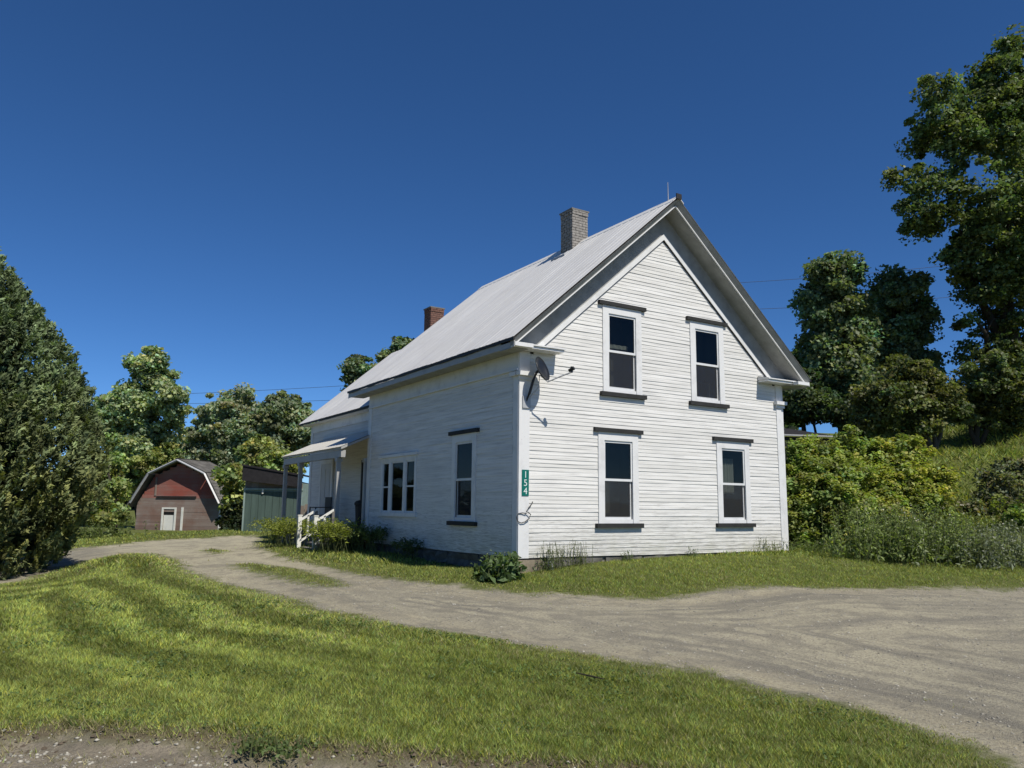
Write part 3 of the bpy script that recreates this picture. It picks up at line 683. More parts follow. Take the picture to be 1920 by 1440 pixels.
# local frame: x across the front, y back along the ridge
HW = 2.45; P_ = [(-HW,1.30),(-1.55,2.75),(0,3.42),(1.55,2.75),(HW,1.30)]
def gam_x(z):
    if z <= 1.30: return HW-.12
    for (xa,za),(xb,zb) in ((P_[4],P_[3]),(P_[3],P_[2])):
        if z <= zb: return xa+(xb-xa)*(z-za)/(zb-za)-.12
    return 0
bw = MB().prism([(-HW+.1,0),(HW-.1,0),(HW-.1,1.35),(1.48,2.7),(0,3.3),(-1.48,2.7),(-HW+.1,1.35)], .06, 2.1, 'y').obj('wall', M['barnlow'], barn)
z = -.1; k = 0
while z < 3.25:
    hw_ = gam_x(z+.13)
    if hw_ < .1: break
    segs_ = [(-hw_, hw_)]
    if z+.13 < 1.02: segs_ = [(-hw_, -.86), (-.13, hw_)]
    if z+.13 > 2.0 and z < 2.95: pass
    for a, b in segs_:
        a2 = a; 
        m_ = 'barnred' if z > 1.55 else 'barnlow'
        zt = z+.166; MB().box(a+random.uniform(-.02,.02), b, random.uniform(.0,.012), .058, z, zt).obj('plank', M[m_], bw)
    z += .17; k += 1
MB().box(-1.25,.95,-.05,-.002,1.62,1.70).obj('ledge_board', M['edge'], barn)
MB().box(-.90,-.80,-.03,-.002,-.05,1.06).box(-.19,-.09,-.03,-.002,-.05,1.06).box(-.90,-.09,-.03,-.002,1.061,1.14).obj('door_frame', M['rail'], barn)
dd = MB().box(-.80,-.19,.03,.055,-.05,.76).obj('door', M['rail'], barn); dd['label'] = 'white lower half door, broken open at the top'
MB().box(-.80,-.19,.045,.055,.761,1.06).obj('opening_shade_sheet', M['edge'], barn)  # dark sheet painted as the unlit inside above the half door
MB().box(.18,.30,-.025,-.002,-.05,1.15).obj('trim_board', M['rail'], barn)
MB().box(HW-.20,HW-.08,-.025,-.002,-.05,1.2).obj('trim_board', M['rail'], barn)
MB().box(-1.38,-1.28,-.03,-.002,1.72,2.62).obj('trim_board', M['barnlow'], barn)
rf = MB()
for (xa,za),(xb,zb) in zip(P_[:-1], P_[1:]):
    ox, oz = (xa*1.04, za) , None
    d_ = Vector((xb-xa,0,zb-za)).normalized(); nn = Vector((-d_.z,0,d_.x)); nn = nn if nn.z > 0 else -nn
    ext = .22
    pa = Vector((xa,0,za))-(d_*ext if abs(xa) > 2 else d_*0); pb = Vector((xb,0,zb))+(d_*ext if abs(xb) > 2 else d_*0)
    q = [pa+nn*.06, pb+nn*.06, pb+nn*.13, pa+nn*.13]
    rf.prism([(p.x,p.z) for p in q], -.38, 2.3, 'y')
rfo = rf.obj('roof', M['shingle'], barn)
def course(xa, za, xb, zb, n):
    d_ = Vector((xb-xa,0,zb-za)); ln = d_.length; d_.normalize(); nn = Vector((-d_.z,0,d_.x)); nn = nn if nn.z > 0 else -nn
    for k in range(n):
        a = Vector((xa,0,za))+d_*(ln*k/n)+nn*.131; b = Vector((xa,0,za))+d_*(ln*(k+1)/n+.03)+nn*.131
        p = [a, b, b+nn*.006, a+nn*.024]
        MB().prism([(q.x,q.z) for q in p], -.39, 2.3, 'y').obj('shingle_course', M['shingle'], rfo)
course(HW+.1, 1.13, 1.55, 2.75, 10); course(1.55, 2.75, 0, 3.42, 10)
for (xa,za),(xb,zb) in zip(P_[:-1], P_[1:]):
    MB().tube([(xa,-.40,za+.05),(xb,-.40,zb+.05)], .055, 4).obj('rake_trim', M['metal'], barn)
MB().box(-.12,.12,-.39,2.3,3.53,3.57).obj('ridge_board', M['edge'], barn)

# =========================================================== green shed
sc_ = (1.212,19.991,-0.135)
shed = empty('green_shed', (sc_[0], sc_[1], -.2), R(-30), 'small shed with faded green doors and a black sloping roof past the porch', 'shed')
swl = MB().prism([(-1.12,0),(1.12,0),(1.12,1.95),(-1.12,2.45)], .03, 2.6, 'y').obj('wall', M['greytrim'], shed)
for k in range(8):
    MB().box(-1.10+k*.2755, -1.10+(k+1)*.2755-.012, -.012-.004*(k%2), .028, .02, 1.60).obj('door_plank', M['green'], swl)
MB().box(-1.14,-1.08,-.03,.028,0,1.72).obj('door_jamb', M['greytrim'], shed); MB().box(1.10,1.16,-.03,.028,0,1.72).obj('door_jamb', M['greytrim'], shed)
MB().box(-1.16,1.18,-.06,.02,1.66,1.735).obj('door_track', M['greytrim'], shed)
MB().box(-.42,-.36,-.075,-.061,1.52,1.70).obj('track_hanger', M['rail'], shed)
MB().prism([(-1.16,2.02),(-1.16,2.64),(1.18,2.25),(1.18,1.78)], -.30, -.26, 'y').prism([(-1.20,2.60),(-1.20,2.67),(1.22,2.28),(1.22,2.21)], -.34, 2.8, 'y').obj('roof', M['black'], shed)
for k in range(9): MB().box(-1.10+k*.25, -1.10+k*.25+.242, .02, .029, 1.74, 2.36-.055*k).obj('gable_plank', M['wood'], swl)
fp = empty('board_fence', (*(1.800,17.094,0.640)[:2], -.15), R(-32), 'short bare wood board fence between green shed and porch', 'fence')
for k in range(4): MB().box(-.40+k*.2, -.22+k*.2, -.012, .012, 0, 1.02+.05*(k%2)).obj('board', M['wood'], fp)
for z_ in (.25,.8): MB().box(-.45,.42,.013,.05,z_,z_+.08).obj('rail', M['wood'], fp)
lb = empty('dark_outbuilding', (*(20.690,10.780,3.311)[:2], (20.690,10.780,3.311)[2]-2.15), R(-20), 'low dark roofed outbuilding just past the far corner of the house', 'shed')
MB().box(-3,2.0,.1,3.5,-.5,2.88).obj('wall', M['black'], lb); MB().prism([(0,2.9),(3.8,3.6),(3.8,3.66),(0,2.97)], -3.3, 2.3, 'x').obj('roof', M['black'], lb)
MB().box(-3.3,2.3,-.06,.0,2.91,2.97).obj('fascia', M['metal'], lb)

# =========================================================== foliage
def unit(n): 
    d = rng.normal(size=(n,3)); return d/np.linalg.norm(d, axis=1, keepdims=True)
def leaves_mesh(name, c, nrm, size, asp, col, mat, parent, tan=None):
    n = len(c); t = rng.normal(size=(n,3)) if tan is None else tan+rng.normal(size=(n,3))*.28; t -= nrm*(t*nrm).sum(1, keepdims=True); t /= np.linalg.norm(t, axis=1, keepdims=True)+1e-9
    s = np.cross(nrm, t); l = size[:,None]*.5; w = l*asp
    fold = nrm*(l*.25)
    V = np.stack([c-t*l, c+s*w+fold, c+t*l-fold*.4, c-s*w+fold], 1).reshape(-1, 3)
    F = np.arange(4*n).reshape(-1, 4)
    me = np_mesh(name, V, F, np.repeat(col, 4, 0))
    return link(name, me, mat, parent, 'stuff')
def crown_pts(blobs, nclump, per, crad, flat=.6, inner=.35, ragged=True):
    B = np.array(blobs); kids = [B*np.array([1,1,1,.82])]
    for q in range(5 if ragged else 0):
        dd = unit(len(B)); rr0 = B[:,3]*(.32+.33*rng.random(len(B)))
        kids.append(np.concatenate([B[:,:3]+dd*(B[:,3]*(.55+.45*rng.random(len(B))))[:,None]*np.array([1,1,.9]), rr0[:,None]], 1))
    B = np.concatenate(kids); wgt = B[:,3]**2.0; wgt /= wgt.sum()
    k = rng.choice(len(B), nclump, p=wgt); d = unit(nclump); rr = B[k,3]*(inner+(1-inner)*rng.random(nclump)**.45)
    cc = B[k,:3]+d*rr[:,None]*np.array([1,1,.95])
    cr = crad*(.45+1.0*rng.random(nclump)**1.5)
    K = np.repeat(np.arange(nclump), per); n = len(K)
    off = unit(n)*(rng.random(n)**.42)[:,None]*cr[K][:,None]*np.array([1,1,flat])
    return cc[K]+off, d[K], K, nclump
def foliage(name, blobs, nclump, per, crad, size, col, parent, mat='leaf', flat=.6, asp=.8, var=.28, inner=.35, up=.55, keepz=None, ragged=True):
    c, d, K, nc = crown_pts(blobs, nclump, per, crad, flat, inner, ragged)
    nr = unit(len(c))*.75+d*.35+np.array([0,0,up]); nr /= np.linalg.norm(nr, axis=1, keepdims=True)
    cf = (1+var*rng.normal(size=nc)).clip(.45,1.7)[K]; lf = (1+.22*rng.normal(size=len(c))).clip(.5,1.6)
    hue = rng.normal(size=nc)[K]*.10+rng.normal(size=len(c))*.08
    C = np.array(col)[None,:]*(cf*lf)[:,None]; C[:,0] *= 1+hue; C[:,2] *= 1-.6*hue
    if keepz is not None:
        gz = tz(c[:,0], c[:,1]); ok = c[:,2] > gz+keepz; c, nr, C = c[ok], nr[ok], C[ok]
    return leaves_mesh(name, c, nr, size*(.65+.7*rng.random(len(c))), asp, C.clip(0,1), M[mat], parent)
def trunk(base, tops, r0, mat, parent, name='trunk', seed=1, twigs=3):
    rr = random.Random(seed); mb = MB(); b = Vector(base)
    for k, tp in enumerate(tops):
        tp = Vector(tp); ln = (tp-b).length; pts = []; rad = []
        for i in range(7):
            t = i/6; q = b.lerp(tp, t)+Vector((rr.uniform(-1,1), rr.uniform(-1,1), 0))*ln*.025*(1 if 0 < i < 6 else 0)
            q.z += ln*.04*math.sin(math.pi*t)
            pts.append(q); rad.append(r0*(1-.85*t)*(1.25 if i == 0 else 1)*(.8 if k else 1)+.012)
        mb.tube(pts, rad, 8)
        for j in range(twigs):
            i = rr.randint(2, 5); a = pts[i]; dirv = Vector((rr.uniform(-1,1), rr.uniform(-1,1), rr.uniform(.2,.9))).normalized()*ln*rr.uniform(.08,.2)
            mb.tube([a, a+dirv*.5+Vector((0,0,.05*ln)), a+dirv], [rad[i]*.6, rad[i]*.4, .012], 6)
    return mb.obj(name, mat, parent, smooth=True)
def tree(name, label, base, blobs, tops, r0, nclump, per, crad, size, col, cat='tree', group=None, bark='bark', seed=1, twigs=2, **kw):
    o = empty(name, (0,0,0), 0, label, cat, group)
    trunk(base, tops, r0, M[bark], o, seed=seed, twigs=twigs)
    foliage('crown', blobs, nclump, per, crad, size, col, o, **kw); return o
def gpt(p, dz=-.15): return (p[0], p[1], float(tz(p[0], p[1])[0])+dz)
def top(b): return [q[:3] for q in b]

# big cedar at the edge of the lawn
ced = empty('cedar_tree', (0,0,0), 0, 'tall dense conical evergreen cedar at the edge of the mown lawn', 'tree')
ca = np.array((-9.039,7.843,0.764)); cg = float(tz(ca[0], ca[1])[0])
trunk((ca[0],ca[1],cg-.2), [(ca[0],ca[1],6.6)], .24, M['bark2'], ced, twigs=0)
zp = np.array([-.55,-.2,0.2,.9,1.9,2.9,4.1,5.2,6.1,6.8,7.2]); rp = np.array([2.15,2.5,2.75,3.05,3.05,2.8,2.18,1.34,.70,.30,.05])
nbough = 470; zb = -.5+7.6*rng.random(nbough*5); zb = zb[rng.random(nbough*5) < (np.interp(zb, zp, rp)/3.5+.06)][:nbough]; ab = rng.random(len(zb))*2*np.pi
bf = (1+.20*rng.normal(size=len(zb))).clip(.5,1.6); br_ = rng.normal(size=len(zb))*.028
KB = np.repeat(np.arange(len(zb)), 13); zc = zb[KB]+rng.normal(size=len(KB))*.30; az = ab[KB]+rng.normal(size=len(KB))*.26/np.maximum(np.interp(zc, zp, rp), .3)
rr_ = np.interp(zc, zp, rp)*(.86+.16*rng.random(len(zc))**.6+br_[KB])
cc = np.stack([ca[0]+rr_*np.cos(az), ca[1]+rr_*np.sin(az), zc], -1); per = 24; K = np.repeat(np.arange(len(zc)), per)
outd = np.stack([np.cos(az), np.sin(az), np.zeros(len(az))], -1)[K]; o1 = rng.random(len(K))
spn = np.repeat(rng.normal(size=(len(zc),3)), per, 0); spn -= outd*(spn*outd).sum(1, keepdims=True)*.6; spn /= np.linalg.norm(spn, axis=1, keepdims=True)
ax_ = outd*.45+np.array([0,0,.85])+np.repeat(rng.normal(size=(len(zc),3))*.22, per, 0); ax_ /= np.linalg.norm(ax_, axis=1, keepdims=True)
sd_ = np.cross(spn, ax_); sw = rng.normal(size=len(K))
c = cc[K]+ax_*(o1*.30-.10)[:,None]+sd_*(sw*.07*(1.15-o1))[:,None]+spn*(rng.normal(size=len(K))*.018)[:,None]
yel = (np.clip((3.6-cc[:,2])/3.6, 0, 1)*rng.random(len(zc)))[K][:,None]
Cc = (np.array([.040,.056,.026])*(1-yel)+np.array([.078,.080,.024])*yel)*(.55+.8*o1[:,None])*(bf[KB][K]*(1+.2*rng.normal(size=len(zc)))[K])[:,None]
nr = spn+rng.normal(size=(len(K),3))*.35; nr /= np.linalg.norm(nr, axis=1, keepdims=True)
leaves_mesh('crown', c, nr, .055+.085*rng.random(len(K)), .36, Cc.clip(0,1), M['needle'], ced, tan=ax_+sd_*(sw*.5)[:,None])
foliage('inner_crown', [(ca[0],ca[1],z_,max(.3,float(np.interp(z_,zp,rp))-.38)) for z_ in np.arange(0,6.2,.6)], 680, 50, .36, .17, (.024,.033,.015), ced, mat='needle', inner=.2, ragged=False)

MAPLE = (.058,.082,.020); YG = (.115,.135,.022); DK = (.040,.062,.018); BLU = (.074,.104,.046)
b = [(35.358,7.114,25.189,1.079),(34.873,7.652,23.920,1.278),(31.467,8.833,22.574,1.164),(34.546,8.170,22.231,2.130),(36.874,7.263,22.507,2.443),(31.687,9.139,20.192,1.442),(33.706,8.155,18.708,2.495),(30.737,9.632,17.513,1.041),(30.667,10.003,15.752,1.095),(36.439,8.132,16.075,2.982),(32.834,9.312,15.408,2.079),(34.982,8.995,13.108,1.684),(38.893,7.084,19.905,3.198),(39.792,7.588,14.165,3.198),(39.467,8.379,10.998,2.035),(33.036,9.592,13.217,0.887),(33.771,9.667,10.347,0.610),(36.277,9.120,11.299,1.136),(37.017,9.178,8.499,0.852),(42.836,6.165,18.028,3.867),(35.469,9.938,9.604,0.966),(36.471,9.389,9.195,1.136),(38.939,9.136,8.691,1.454),(38.319,9.765,7.390,0.989),(37.157,10.385,7.951,0.756),(40.374,8.398,7.846,1.744),(33.984,9.253,11.857,0.943),(30.049,10.314,16.151,0.602),(29.655,10.234,17.906,0.493)]
tree('maple_tree', 'huge dark maple rising out of the frame above the hillside', gpt((38.637,9.859,5.813)), b, [(34.459,7.931,20.594),(32.951,9.238,15.409),(38.576,7.389,19.326),(35.679,8.765,12.006),(41.881,6.872,17.428),(34.085,9.393,10.762)], .45, 1350, 95, .70, .20, (.052,.074,.023), seed=4, twigs=6, inner=.5)
b = [(28.467,13.696,12.890,1.340),(28.213,14.168,11.202,1.409),(29.296,13.490,11.215,1.409),(28.248,14.459,9.518,1.207),(28.996,14.043,9.246,1.843),(28.295,14.768,7.693,1.173),(29.658,13.993,7.288,2.011),(29.933,13.404,9.538,1.173)]
tree('oak_tree', 'dense round-headed tree behind the orchard, the one nearer the house', gpt((29.719,14.320,5.323)), b, [(28.441,13.660,13.171),(29.614,13.447,10.377),(28.222,14.423,9.798)], .3, 720, 82, .60, .22, BLU, seed=5)
b = [(33.196,13.101,13.058,1.264),(32.966,13.545,11.437,1.755),(34.152,12.803,11.452,1.476),(34.642,12.824,9.692,1.404),(33.309,13.768,9.088,1.931),(32.444,14.091,10.254,0.702),(33.976,13.678,7.331,2.106),(35.183,12.813,7.933,1.229)]
tree('oak_tree', 'dense round-headed tree behind the orchard, the one nearer the huge maple', gpt((34.139,13.904,5.567)), b, [(33.155,13.045,13.499),(34.408,12.752,10.866),(32.696,13.933,10.257)], .3, 720, 82, .60, .22, BLU, seed=6)
b = [(34.034,20.227,10.421,0.676),(33.948,20.455,9.483,0.879),(34.530,20.339,8.153,1.014),(33.842,20.769,8.145,0.744)]
tree('small_tree', 'small dark tree peeking out under the far eave of the house', gpt((34.456,20.757,6.146)), b, [(34.058,20.261,10.153)], .16, 130, 80, .5, .24, DK, seed=7)
b = [(21.658,6.072,6.141,0.985),(20.846,6.734,5.302,0.799),(22.692,5.540,5.532,0.985),(21.475,5.832,4.836,1.039),(21.188,6.673,4.477,0.704),(23.194,5.341,4.916,0.658),(20.548,7.036,4.677,0.516)]
tree('apple_tree', 'apple tree with several bare leaning stems on the hillside behind the bush', gpt((23.013,5.735,3.400)), b, [(21.629,6.032,6.452),(22.664,5.500,5.842),(21.141,6.607,4.995),(23.244,5.233,5.331)], .12, 330, 110, .42, .135, (.055,.068,.020), bark='bark2', seed=8)
b = [(27.331,6.066,6.391,1.159),(28.272,5.527,6.130,1.030),(26.727,6.600,5.543,0.823),(27.761,5.995,5.328,0.926),(28.794,5.349,5.340,0.772)]
tree('apple_tree', 'apple tree with one crooked dark trunk on the sunny slope', gpt((27.431,6.400,4.256)), b, [(27.391,5.952,6.801),(28.341,5.505,6.017),(26.755,6.561,5.657)], .15, 300, 110, .45, .14, (.055,.070,.022), seed=9)
b = [(-1.242,37.671,9.274,0.684),(-1.666,38.039,8.715,0.871),(-1.068,37.808,7.953,0.933),(-1.802,38.382,7.329,0.933),(-0.273,36.313,6.907,0.791),(-2.145,38.808,6.187,1.306),(-0.644,37.971,5.651,1.493),(0.068,36.267,6.008,0.548),(-2.970,39.256,6.546,0.809),(-1.557,38.828,4.102,1.711),(-3.413,39.704,5.618,1.244)]
tree('broadleaf_tree', 'tall broadleaf tree with an upright knot of branches behind the red barn', gpt((-0.940,39.155,0.265)), b, [(-1.315,37.677,9.488),(-0.113,37.381,7.042),(-2.678,39.130,6.242)], .26, 620, 95, .52, .21, (.135,.175,.080), seed=10)  # leaf colour lightened in place of distance haze
b = [(-2.556,38.340,3.660,1.156),(-0.953,37.448,3.077,1.095),(-0.369,36.960,3.746,0.730),(-4.267,26.572,2.104,1.011),(-3.913,25.307,1.300,0.625),(-4.980,23.670,0.848,0.880),(-4.320,23.334,0.441,0.629),(-2.036,38.283,2.222,0.730)]
tree('leafy_tree', 'low spreading yellow-green tree between the cedar and the barn', gpt((-3.903,24.348,0.004)), b, [(-4.213,25.270,2.510),(-4.529,24.402,1.815),(-3.795,25.090,2.074)], .12, 330, 110, .42, .16, (.125,.155,.045), seed=11)
b = [(6.955,51.630,9.373,0.922),(6.420,52.104,8.620,1.341),(5.392,52.824,8.193,1.090),(6.059,52.676,6.750,1.886),(4.391,53.797,6.316,1.006),(4.987,53.693,4.872,1.677),(7.461,51.760,6.974,2.012),(6.979,52.523,4.481,2.180),(8.527,51.092,6.987,1.677),(8.540,51.469,4.914,1.886),(5.481,53.307,5.292,1.886),(4.136,54.303,4.447,1.258)]
tree('broadleaf_tree', 'grey-green tree with two pointed tops behind the barn roof', gpt((6.631,53.472,0.538)), b, [(6.928,51.593,9.663),(5.392,52.824,8.193)], .3, 520, 95, .65, .27, (.135,.162,.088), seed=12)  # paler leaves here too, haze put into the colour
b = [(8.444,45.070,7.574,1.465),(7.562,45.820,6.496,1.619),(9.359,44.695,6.517,1.310),(10.152,44.481,5.002,0.963),(8.700,45.426,4.794,2.235),(7.066,46.448,4.775,1.773),(8.052,45.513,6.502,1.927),(9.901,44.462,5.952,1.156)]
tree('broadleaf_tree', 'rounded dark tree whose crown meets the rear roof edge', gpt((9.086,45.963,0.606)), b, [(8.419,45.036,7.840),(9.557,44.642,6.139)], .3, 500, 95, .62, .26, (.105,.135,.068), seed=13)  # haze again put into the leaf colour as a lighter tone
b = [(3.773,33.213,3.586,1.011),(4.809,32.619,3.304,0.892),(0.973,25.656,2.286,0.535),(0.992,25.765,1.636,0.438),(5.556,32.233,2.872,0.714),(1.100,25.831,0.915,0.389),(4.373,33.029,2.564,0.892)]
tree('young_tree', 'sunlit yellow-green young tree between the barn and the green shed', gpt((3.615,32.823,-0.213)), b, [(3.733,33.156,4.027),(4.769,32.562,3.745),(2.535,31.858,2.190)], .09, 300, 90, .45, .2, (.135,.160,.048), seed=14)
b = [(1.061,25.945,0.433,0.462),(1.171,25.764,1.036,0.341),(0.905,25.533,-0.036,0.384),(1.190,25.354,-0.033,0.336)]
tree('undergrowth', 'dark-leaved shrub added as painted shade in the gap between barn and green shed', gpt((1.158,25.996,-0.167)), b, [(1.069,25.873,0.794)], .05, 90, 80, .35, .16, (.022,.030,.012), cat='undergrowth', seed=22)  # added shrub, its near-black leaf colour carries the shade between the buildings
b = [(11.238,36.900,10.059,0.844),(10.928,37.190,9.534,0.703),(12.047,36.522,9.374,1.055),(11.144,37.249,8.493,0.844),(12.308,36.585,8.160,1.406)]
tree('broadleaf_tree', 'tree crown showing above the rear roof, left of the other one', gpt((12.352,37.848,1.206)), b, [(11.238,36.900,10.059)], .25, 190, 80, .5, .24, (.085,.115,.055), seed=15)
b = [(14.805,39.068,12.104,0.719),(15.400,38.730,11.923,0.682),(14.392,39.465,11.350,0.606),(15.424,38.958,10.613,1.325)]
tree('broadleaf_tree', 'tree crown showing just left of the short red chimney', gpt((15.965,40.358,1.258)), b, [(14.886,39.052,11.917)], .25, 180, 80, .5, .24, (.085,.115,.050), seed=16)
b = [(25.670,14.305,6.152,0.974),(26.612,13.765,5.896,0.974),(26.666,12.584,5.651,0.897),(26.684,11.447,5.284,0.874),(26.667,10.353,4.807,0.700),(26.646,14.686,7.246,0.832),(27.741,14.077,6.848,0.832)]
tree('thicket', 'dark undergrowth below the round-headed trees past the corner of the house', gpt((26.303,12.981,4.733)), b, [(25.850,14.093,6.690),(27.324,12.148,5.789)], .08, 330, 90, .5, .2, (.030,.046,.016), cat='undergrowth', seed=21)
# far woods: a continuous mass behind everything
fw = []
for px_, py_, r_ in ((0,0,0),): pass
th = np.linspace(0, 1, 60)
for t_ in th:
    a_ = R(-75)+t_*R(190); dist = 120+18*math.sin(t_*37); x_, y_ = CX+dist*math.sin(a_), CY+dist*math.cos(a_)
    h_ = float(tz(x_, y_)[0]); rr2 = 4.5+1.6*math.sin(t_*61); fw.append((x_, y_, h_+rr2*.55, rr2))
fwo = foliage('far_woods', fw, 600, 45, 2.4, 1.5, (.045,.065,.028), None); tag(fwo, 'far line of woods closing the horizon', 'woods', kind='stuff')

# bushes right of the house
def bush(name, label, blobs, nclump, per, crad, size, col, cat='bush', group=None, stems=10, seed=2, **kw):
    o = empty(name, (0,0,0), 0, label, cat, group); rr = random.Random(seed); B = np.array(blobs); mb = MB()
    for k in range(stems):
        q = B[rr.randrange(len(B))]; bx_, by_ = q[0]+rr.uniform(-.4,.4), q[1]+rr.uniform(-.4,.4); gz = float(tz(bx_, by_)[0])-.1
        mb.tube([(bx_,by_,gz),(bx_+(q[0]-bx_)*.6+rr.uniform(-.1,.1),by_+rr.uniform(-.1,.1),(gz+q[2])/2),(q[0]+rr.uniform(-.3,.3)*q[3],q[1]+rr.uniform(-.3,.3)*q[3],q[2]+.5*q[3])], [.022,.016,.006], 5)
    mb.obj('stems', M['bark2'], o, 'stuff'); foliage('foliage', blobs, nclump, per, crad, size, col, o, keepz=.02, **kw); return o
b = [(9.046,1.189,1.552,0.611),(9.707,0.976,1.764,0.720),(10.409,0.799,1.646,0.779),(9.067,0.927,0.964,0.801),(9.687,0.563,0.842,0.869),(8.524,0.991,0.514,0.493),(9.053,0.576,0.334,0.654),(9.909,0.376,0.461,0.665),(8.504,0.846,0.080,0.407),(9.633,1.782,2.172,0.527),(10.407,1.626,2.336,0.563),(11.118,1.412,2.385,0.568),(8.739,1.442,1.221,0.345),(8.450,1.277,0.508,0.312)]
bush('leafy_bush', 'tall leafy bush pressed against the far corner of the gable wall', b, 800, 75, .23, .10, (.115,.146,.034), flat=.8, up=.9, asp=.62, seed=3)
b = [(12.317,1.285,2.258,0.669),(12.928,0.892,2.323,0.727),(13.481,0.617,1.941,0.640),(12.393,0.757,1.628,0.795),(11.731,1.172,1.620,0.653),(13.279,0.242,1.428,0.454),(12.388,0.281,0.998,0.665),(11.566,0.582,0.854,0.714),(13.035,0.034,0.799,0.418),(10.826,0.686,0.848,0.595)]
bush('golden_bush', 'bright yellow-green bush standing behind the flowering weeds', b, 800, 75, .25, .105, (.128,.152,.030), flat=.8, up=.9, asp=.62, seed=4)
b = [(17.778,0.951,1.769,0.422),(18.292,0.556,2.177,0.552),(17.692,0.484,1.363,0.572),(17.101,0.884,1.198,0.413),(18.872,0.252,1.863,0.682),(16.411,0.192,0.812,0.456),(16.335,0.809,0.958,0.311)]
bush('brown_bush', 'dull brownish-green shrub at the right below the sunny slope', b, 300, 75, .26, .10, (.080,.088,.036), flat=.8, seed=5)
b = [(14.652,-1.072,0.683,0.510),(15.134,-1.349,0.551,0.542),(14.390,-1.408,0.155,0.467),(14.331,-0.808,0.336,0.351)]
bush('green_shrub', 'small rounded green shrub at the right edge of the grass', b, 170, 75, .22, .09, (.075,.105,.022), flat=.8, seed=6)
def weeds(name, label, pts, h, n, size, col, cat='weeds', spread=.35, flowers=None, group=None, asp=.35):
    o = empty(name, (0,0,0), 0, label, cat, group); mb = MB(); C = []; N = []; S = []; Cl = []; FC = []
    for k in range(n):
        p = pts[rng.integers(len(pts))]; x_ = p[0]+rng.normal()*spread; y_ = p[1]+rng.normal()*spread*.7; gz = float(tz(x_, y_)[0])-.03
        hh = h*(.55+.6*rng.random()); lx, ly = rng.normal(size=2)*.13*hh
        mb.tube([(x_,y_,gz),(x_+lx*.4,y_+ly*.4,gz+hh*.55),(x_+lx,y_+ly,gz+hh)], [.006,.005,.003], 4)
        m_ = int(9+9*hh)
        for i in range(m_):
            t_ = .12+.88*rng.random(); C.append((x_+lx*t_**1.3+rng.normal()*.05, y_+ly*t_**1.3+rng.normal()*.05, gz+hh*t_)); S.append(size*(1.25-.7*t_)*(.7+.6*rng.random()))
            nv = rng.normal(size=3)*.6+np.array([0,0,.6]); N.append(nv/np.linalg.norm(nv)); Cl.append(np.array(col)*(.6+.7*rng.random()))
        if flowers and rng.random() < .16:
            for q in range(2): FC.append((x_+lx+rng.normal()*.03, y_+ly+rng.normal()*.03, gz+hh+rng.normal()*.03))
    mb.obj('stems', M['grassstem'], o, 'stuff')
    leaves_mesh('foliage', np.array(C), np.array(N), np.array(S), asp, np.array(Cl).clip(0,1), M['leaf'], o)
    if FC: leaves_mesh('blossoms', np.array(FC), unit(len(FC)), np.full(len(FC), .035), .9, np.tile(np.array(flowers), (len(FC),1)), M['leaf'], o)
    return o
M['soil'] = plain('dark soil', (.12,.095,.068), .4, 20, .95, .1, .6)
M['grassstem'] = plain('weed stem', (.10,.12,.04), .3, 9, .8)
weeds('tall_weeds', 'tall green weeds with pale flowers in front of the golden bush', [(6.935,-1.895),(7.332,-2.094),(7.721,-2.300),(7.963,-2.593),(8.251,-2.856),(8.750,-1.549),(9.443,-1.847)], 1.0, 330, .12, (.092,.124,.038), flowers=(.30,.30,.20), spread=.45)
weeds('grey_weeds', 'grey-green weeds along the grass edge at the right', [(8.424,-3.176),(8.703,-3.434),(8.880,-3.736),(9.248,-3.943),(9.585,-2.778),(10.186,-3.005)], .75, 280, .10, (.110,.132,.074), flowers=(.30,.30,.22), spread=.45)
weeds('low_weeds', 'low weeds at the shaded foot of the bush by the wall', [(7.088,-0.260),(7.516,-0.478),(7.488,-1.087)], .28, 70, .08, (.055,.080,.022), spread=.3)
weeds('wall_weeds', 'thin straggling weeds against the white wall near the leaning board', [(.62,-.16),(.8,-.17),(1.0,-.15),(1.2,-.16),(1.35,-.14)], .46, 40, .05, (.085,.100,.045), spread=.07)
weeds('wall_weeds', 'single leafy stalk growing beside the leaning white board', [(.48,-.16),(.52,-.18)], .55, 8, .06, (.07,.095,.04), spread=.05)
weeds('wall_weeds', 'small dark tuft at the wall between the two ground floor windows', [(2.3,-.14),(4.0,-.14),(4.1,-.15)], .22, 14, .06, (.05,.075,.025), spread=.06)
weeds('wall_weeds', 'pale weeds at the wall under the window by the bush', [(5.95,-.16),(6.15,-.16),(6.4,-.18)], .32, 22, .05, (.10,.12,.045), spread=.09)
o_ = weeds('corner_weeds', 'broad-leaved weed clump at the near corner of the house', [(-.62,-.55),(-.78,-.42),(-.55,-.38),(-.9,-.65),(-.75,-.8)], .42, 75, .16, (.050,.080,.026), spread=.13, flowers=(.28,.30,.18), asp=.6)
